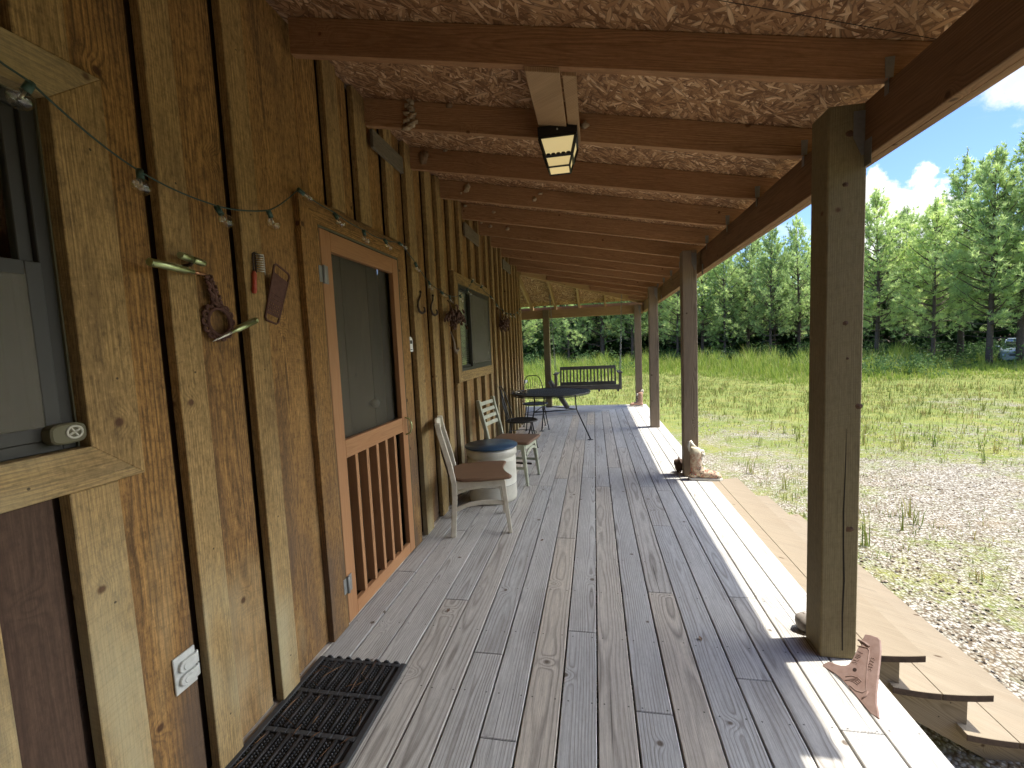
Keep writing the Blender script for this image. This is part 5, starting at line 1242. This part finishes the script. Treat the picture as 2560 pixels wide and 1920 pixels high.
FR = [(-9.6, 43, 11.5, 0, .3, 'pine seen between the cabin corner and the far post'),
      (-6.0, 47, 13, 1, 1.2, 'slim pine just right of the far post, left of the swing'),
      (-3.2, 42, 10.5, 2, 2.2, 'small pine behind the left half of the porch swing'),
      (1.0, 44, 13.5, 3, .1, 'thick trunked pine with forked low limbs behind the porch swing'),
      (4.6, 43, 12.5, 0, 3.3, 'pine behind the corner post and its terracotta boot'),
      (7.6, 45, 12.0, 1, 4.2, 'pine between the corner post and the third post'),
      (9.9, 42, 11.4, 2, 5.2, 'pine showing just left of the second post'),
      (12.6, 43, 11.4, 0, 2.7, 'pine just right of the second post with low dark boughs'),
      (15.0, 42, 11.2, 2, 1.7, 'pale green pine left of centre between the two nearest posts'),
      (17.4, 44, 12.0, 1, .7, 'pine at the middle of the gap between the two nearest posts'),
      (19.6, 41, 11.2, 0, 5.9, 'bushy pine right of centre between the two nearest posts'),
      (22.2, 43, 12.2, 1, 3.7, 'tall pine touching the left edge of the nearest post'),
      (25.6, 40, 11.8, 2, 1.1, 'pine hidden mostly behind the nearest post'),
      (28.7, 37, 11.6, 0, 4.4, 'pine with a pale leaning trunk just right of the nearest post'),
      (30.7, 40, 10.8, 2, 2.9, 'lower pine under the white cloud right of the nearest post'),
      (32.8, 36, 10.2, 2, .9, 'thin trunked pine right of the white cloud'),
      (34.6, 40, 13.4, 1, 2.3, 'tall pine with upright candles against the blue sky'),
      (36.4, 35, 12.0, 0, 5.0, 'pine with a brown leaning trunk near the parked car'),
      (38.2, 36, 13.0, 1, .2, 'tallest dark pine beside the parked car at the right edge'),
      (41.5, 36, 13.2, 3, 1.9, 'pine past the parked car at the far right')]
for a in FR: pine(*a)
rg = random.Random(77)
for i in range(26):
    b = -13 + i * 2.2 + rg.uniform(-.6, .6); dd = rg.uniform(48, 56)
    pine(b, dd, rg.uniform(10.8, 12.4) * (.93 if 28 < b < 33.5 else 1), i % 3, rg.uniform(0, 6.28), 'pine standing in the rows behind the front trees of the wood', 'pines deeper in the wood')

def leaf_mass(name, mat, pts, n, size, seed, label, cat, clump=.5):
    rg = random.Random(seed); q = MB(seed)
    for (c, r, base) in pts:
        for k in range(n):
            v = Vector((rg.gauss(0, 1), rg.gauss(0, 1), rg.gauss(0, 1))).normalized(); p = Vector(c) + Vector((v.x * r[0], v.y * r[1], v.z * r[2])) * rg.uniform(.45, 1.05) ** .6
            if p.z < G: p.z = G + rg.random() * .2
            a = Vector((rg.gauss(0, 1), rg.gauss(0, 1), rg.gauss(.6, .8))).normalized(); u = a.cross(Vector((rg.gauss(0, 1), rg.gauss(0, 1), rg.gauss(0, 1)))).normalized(); w = a.cross(u); s = size * rg.uniform(.6, 1.4); b = len(q.v)
            q.v += [tuple(p - u * s), tuple(p + w * s * .45), tuple(p + u * s), tuple(p - w * s * .45)]
            q.face([b, b + 1, b + 2, b + 3], None, min(1, max(0, base + rg.gauss(0, .16))))
    return tag(q.build(name, mat), label, cat, kind='stuff')
rg = random.Random(31); pts = []
for i in range(170):
    b = rg.uniform(-13, 46); dd = rg.uniform(37.5, 47); 
    if b > 26: dd -= 3
    x, y = dd * math.sin(R_(b)), dd * math.cos(R_(b)); r = rg.uniform(.5, 1.1); pts.append(((x, y, G + r * .6), (r * 1.2, r * 1.2, r), rg.uniform(.25, .75)))
leaf_mass('undergrowth', 'shrub_leaves', pts, 170, .085, 41, 'leafy undergrowth along the foot of the pine wood', 'undergrowth')
rg = random.Random(32); pts = []
for i in range(420):
    b = rg.uniform(-16, 50); dd = rg.uniform(47, 60); x, y = dd * math.sin(R_(b)), dd * math.cos(R_(b)); r = rg.uniform(1.2, 2.2)
    pts.append(((x, y, G + 7.5 * rg.random() ** 1.5), (r, r, r), rg.uniform(.0, .35)))
for i in range(150):
    b = rg.uniform(-16, 50); dd = rg.uniform(58, 66); x, y = dd * math.sin(R_(b)), dd * math.cos(R_(b)); pts.append(((x, y, G + rg.uniform(.5, 4.5)), (2.4, 2.4, 2.2), .1))
leaf_mass('deep_wood', 'shrub_leaves', pts, 150, .30, 42, 'dark dense wood behind the front pines', 'wood')

rg = random.Random(33); pts = []
for i in range(150):
    b = rg.uniform(48, 150); dd = rg.uniform(36, 44); zc = rg.uniform(.5, 10.5); r = rg.uniform(1.6, 2.6) * (1.1 - zc / 22)
    pts.append(((dd * math.sin(R_(b)), dd * math.cos(R_(b)), G + zc), (r, r, r * 1.2), rg.uniform(.1, .7)))
leaf_mass('added_side_wood', 'pine_needles', pts, 70, .42, 43, 'unseen pine wood added past the right side of the yard', 'wood')  # out of view, added to darken what the near window reflects

# ------------------------------------------------------------------ grass, weeds, gravel pieces
def blades(name, mat, spots, label, cat, seed):
    rg = random.Random(seed); q = MB(seed)
    for (x, y, h, n, sp, w) in spots:
        r0 = rg.random()
        for k in range(n):
            a = rg.uniform(0, 6.28); d = Vector((math.cos(a), math.sin(a), 0)); s = Vector((-d.y, d.x, 0)) * w * rg.uniform(.7, 1.3)
            p = Vector((x + rg.gauss(0, sp), y + rg.gauss(0, sp), G - .01)); hh = h * rg.uniform(.55, 1.15); ln = hh * rg.uniform(.1, .55)
            m = p + d * ln * .35 + Vector((0, 0, hh * .6)); t = p + d * ln + Vector((0, 0, hh)); b = len(q.v)
            q.v += [tuple(p - s), tuple(p + s), tuple(m + s * .7), tuple(m - s * .7), tuple(t)]; r = min(1, max(0, r0 * .6 + .2 + rg.gauss(0, .15)))
            q.face([b, b + 1, b + 2, b + 3], None, r); q.face([b + 3, b + 2, b + 4], None, r)
    return tag(q.build(name, mat), label, cat, kind='stuff')
rg = random.Random(34); pts = []
for i in range(70):
    b = rg.uniform(27, 33) if i < 34 else rg.uniform(-10, 38); dd = rg.uniform(27, 33) if i < 34 else rg.uniform(31, 38); r = rg.uniform(.25, .55); pts.append(((dd * math.sin(R_(b)), dd * math.cos(R_(b)), G + r * .7), (r, r, r * 1.2), rg.uniform(.45, .9)))
leaf_mass('tall_weeds', 'shrub_leaves', pts, 110, .06, 44, 'clumps of tall leafy weeds standing in the grass before the wood', 'weeds')
rg = random.Random(51); sp = []
for i in range(5200):
    b = rg.uniform(-12, 42); near = 25.5 + 3.5 * math.sin(b * .21) - max(0, b - 24) * .15
    dd = near + rg.random() ** .8 * (40 - near); h = .22 + .8 * min(1, max(0, (dd - near - 1.5) / 8.)) * rg.uniform(.4, 1.35) * (1. + .45 * math.sin(b * 1.7) * math.sin(b * .63 + 1) + .25 * math.sin(b * 5.1))
    if b > 33: h *= .45
    sp.append((dd * math.sin(R_(b)), dd * math.cos(R_(b)), h, 7, .14, .014))
blades('tall_grass', 'grass_blades', sp, 'tall bright grass in front of the pine wood', 'grass', 52)
sp = []
for i in range(5200):
    dd = 12 + 17 * rg.random() ** .8; b = rg.uniform(-14, 40)
    if b > 20 and rg.random() < .55: continue
    sp.append((dd * math.sin(R_(b)), dd * math.cos(R_(b)), rg.uniform(.06, .22), 6, .10, .007))
for i in range(5200):
    x = rg.uniform(2.3, 16); y = rg.uniform(1.2, 20)
    k = math.sin(x * 1.1 + 1.3 * math.sin(y * .7)) + math.sin(y * 1.3 + x * .4) + (y - 10) * .12
    if k < rg.uniform(-1.1, 1.3): continue
    big = rg.random() < .08
    sp.append((x, y, rg.uniform(.25, .42) if big else rg.uniform(.05, .16), 8 if big else 5, .02 if big else .05, .006 if big else .0045))
for i in range(9000):
    x = 2.3 + 13 * rg.random(); y = 1.0 + 17 * rg.random()
    k = math.sin(x * .8 + 2 * math.sin(y * .5)) + math.sin(y * .9 + x * .6 + 1.) + (y - 9) * .10
    if k < rg.uniform(-.9, 1.6): continue
    sp.append((x, y, rg.uniform(.025, .08), 5, .07, .004))
blades('yard_weeds', 'weed_blades', sp, 'thin weeds and grass growing through the gravel yard', 'weeds', 53)
q = MB(54)
for i in range(9000):
    x = 2.2 + 9 * rg.random() ** 1.5; y = .8 + 11 * rg.random() ** 1.3; s = rg.uniform(.006, .017); p = Vector((x, y, G + s * .4 + .03 * math.sin(x * .7) * math.sin(y * .6))); b = len(q.v); a = rg.uniform(0, 6.28)
    X = Vector((math.cos(a), math.sin(a), rg.uniform(-.3, .3))) * s * rg.uniform(.8, 1.6); Y = Vector((-math.sin(a), math.cos(a), rg.uniform(-.3, .3))) * s; Z = Vector((0, 0, s * .7)); r = rg.random()
    q.v += [tuple(p + X), tuple(p + Y), tuple(p - X), tuple(p - Y), tuple(p + Z), tuple(p - Z)]
    for f in ((0, 1, 4), (1, 2, 4), (2, 3, 4), (3, 0, 4), (1, 0, 5), (2, 1, 5), (3, 2, 5), (0, 3, 5)): q.face([b + j for j in f], None, r)
tag(q.build('loose_gravel', 'gravel_bits'), 'loose pale gravel beside the wooden steps', 'gravel', kind='stuff')
q = MB(55)
for i in range(14):
    p = Vector((rg.uniform(-1.2, .9), rg.uniform(1.3, 7.5), .004)) if i > 5 else Vector((rg.uniform(2.4, 3.6), rg.uniform(1.9, 3.2), G + .03)); a = rg.uniform(0, 6.28); s = rg.uniform(.008, .018); b = len(q.v)
    u = Vector((math.cos(a), math.sin(a), .2)); w = Vector((-math.sin(a), math.cos(a), .3)); q.v += [tuple(p - u * s), tuple(p + w * s * .5 + Vector((0, 0, .004))), tuple(p + u * s), tuple(p - w * s * .5 + Vector((0, 0, .002)))]; q.face([b, b + 1, b + 2, b + 3], None, rg.random())
tag(q.build('fallen_leaves', 'dry_needles'), 'few small dry brown leaves lying on the deck and gravel', 'dry leaves', kind='stuff')

# ------------------------------------------------------------------ sky, sun, camera
EL, AZ = 71.4, 80.                      # sun elevation, azimuth from +Y towards +X
w = bpy.data.worlds.new('World'); scene.world = w; w.use_nodes = True; w.node_tree.nodes.clear(); n = NT(w.node_tree)
sky = n.new('ShaderNodeTexSky'); sky.sky_type = 'NISHITA'; sky.sun_disc = False; sky.sun_elevation = R_(EL); sky.sun_rotation = R_(AZ); sky.air_density = 1.0; sky.dust_density = .35; sky.ozone_density = 3.0
dirv = n.new('ShaderNodeTexCoord').outputs['Generated']; ds = n.sep(dirv)
zz = n.m('MAXIMUM', ds[2], .02)
pl = n.xyz(n.m('DIVIDE', ds[0], n.add(zz, .22)), n.m('DIVIDE', ds[1], n.add(zz, .22)), 0.)
wis = n.noise(n.xyz(n.mul(n.sep(pl)[0], .9), n.mul(n.sep(pl)[1], 2.2), 3.1), 1.3, 8., .62, .4)
cl1 = n.mul(n.sstep(wis, .50, .70), .85)
cb = Vector((math.sin(R_(29.3)) * math.cos(R_(9.5)), math.cos(R_(29.3)) * math.cos(R_(9.5)), math.sin(R_(9.5))))
vd = n.new('ShaderNodeVectorMath', operation='DISTANCE'); n.put(vd.inputs[0], dirv); n.put(vd.inputs[1], tuple(cb))
puff = n.noise(dirv, 21., 6., .6)
cum = n.sstep(n.add(n.mul(vd.outputs['Value'], -1.), n.mul(n.sub(puff, .5), .13)), -.092, -.076)
cb2 = Vector((math.sin(R_(37.4)) * math.cos(R_(19.8)), math.cos(R_(37.4)) * math.cos(R_(19.8)), math.sin(R_(19.8))))
vd2 = n.new('ShaderNodeVectorMath', operation='DISTANCE'); n.put(vd2.inputs[0], dirv); n.put(vd2.inputs[1], tuple(cb2))
cum2 = n.sstep(n.add(n.mul(vd2.outputs['Value'], -1.), n.mul(n.sub(n.noise(dirv, 15., 6., .65), .5), .20)), -.062, -.02)
side = n.mul(n.sstep(n.add(n.mul(ds[0], .72), n.mul(ds[1], -.95)), -.24, .02), n.sstep(ds[1], -.30, .12))
fill_clouds = n.mul(n.mul(side, n.sstep(ds[2], .78, .60)), n.sstep(n.noise(dirv, 3.1, 6., .6), .30, .48))  # extra bright clouds added outside the view to light the porch
cm = n.m('MAXIMUM', n.m('MAXIMUM', n.mul(cl1, .55), cum), n.mul(cum2, .75))
shade = n.mix(n.sstep(n.noise(dirv, 22., 4., .6), .35, .7), (4.5, 4.7, 5.0), (6.4, 6.4, 6.4))
colr = n.mix(n.mul(cm, n.sstep(ds[2], .0, .06)), n.mix(1., sky.outputs[0], (.74, .84, 1.08), 'MULTIPLY'), shade)
colr = n.mix(fill_clouds, colr, n.mix(n.noise(dirv, 5., 4.), (34., 34.5, 35.2), (50., 50.2, 50.)))
bg = n.new('ShaderNodeBackground'); n.put(bg.inputs[0], colr); n.put(bg.inputs[1], .075)
wo = n.new('ShaderNodeOutputWorld'); n.t.links.new(bg.outputs[0], wo.inputs[0])
sd_ = bpy.data.lights.new('sun', 'SUN'); sd_.energy = 2.5; sd_.angle = R_(.53); sd_.color = (1., .95, .86)
so = bpy.data.objects.new('sun', sd_); col.objects.link(so)
sv = Vector((math.cos(R_(EL)) * math.sin(R_(AZ)), math.cos(R_(EL)) * math.cos(R_(AZ)), math.sin(R_(EL))))
so.rotation_euler = sv.to_track_quat('Z', 'Y').to_euler(); so.location = sv * 60

cam = bpy.data.cameras.new('camera'); cam.sensor_fit = 'HORIZONTAL'; cam.sensor_width = 36; cam.lens = 36 * 1116.784 / 2560; cam.clip_start = .05; cam.clip_end = 2000
co = bpy.data.objects.new('camera', cam); col.objects.link(co)
Mx = Matrix(((.98273067, .0278344, .18293629), (.1797654, .09079066, -.97951083), (-.043873, .99548094, .08421911))).to_4x4(); Mx.translation = (0, 0, 1.438); co.matrix_world = Mx
scene.camera = co
scene.view_settings.view_transform = 'Standard'; scene.view_settings.look = 'None'; scene.view_settings.exposure = 1.78; scene.view_settings.gamma = 1
scene.render.engine = 'CYCLES'
cy = scene.cycles
cy.max_bounces = 8; cy.diffuse_bounces = 5; cy.glossy_bounces = 3; cy.transmission_bounces = 4; cy.transparent_max_bounces = 10; cy.caustics_reflective = False; cy.caustics_refractive = False
cy.use_denoising = True
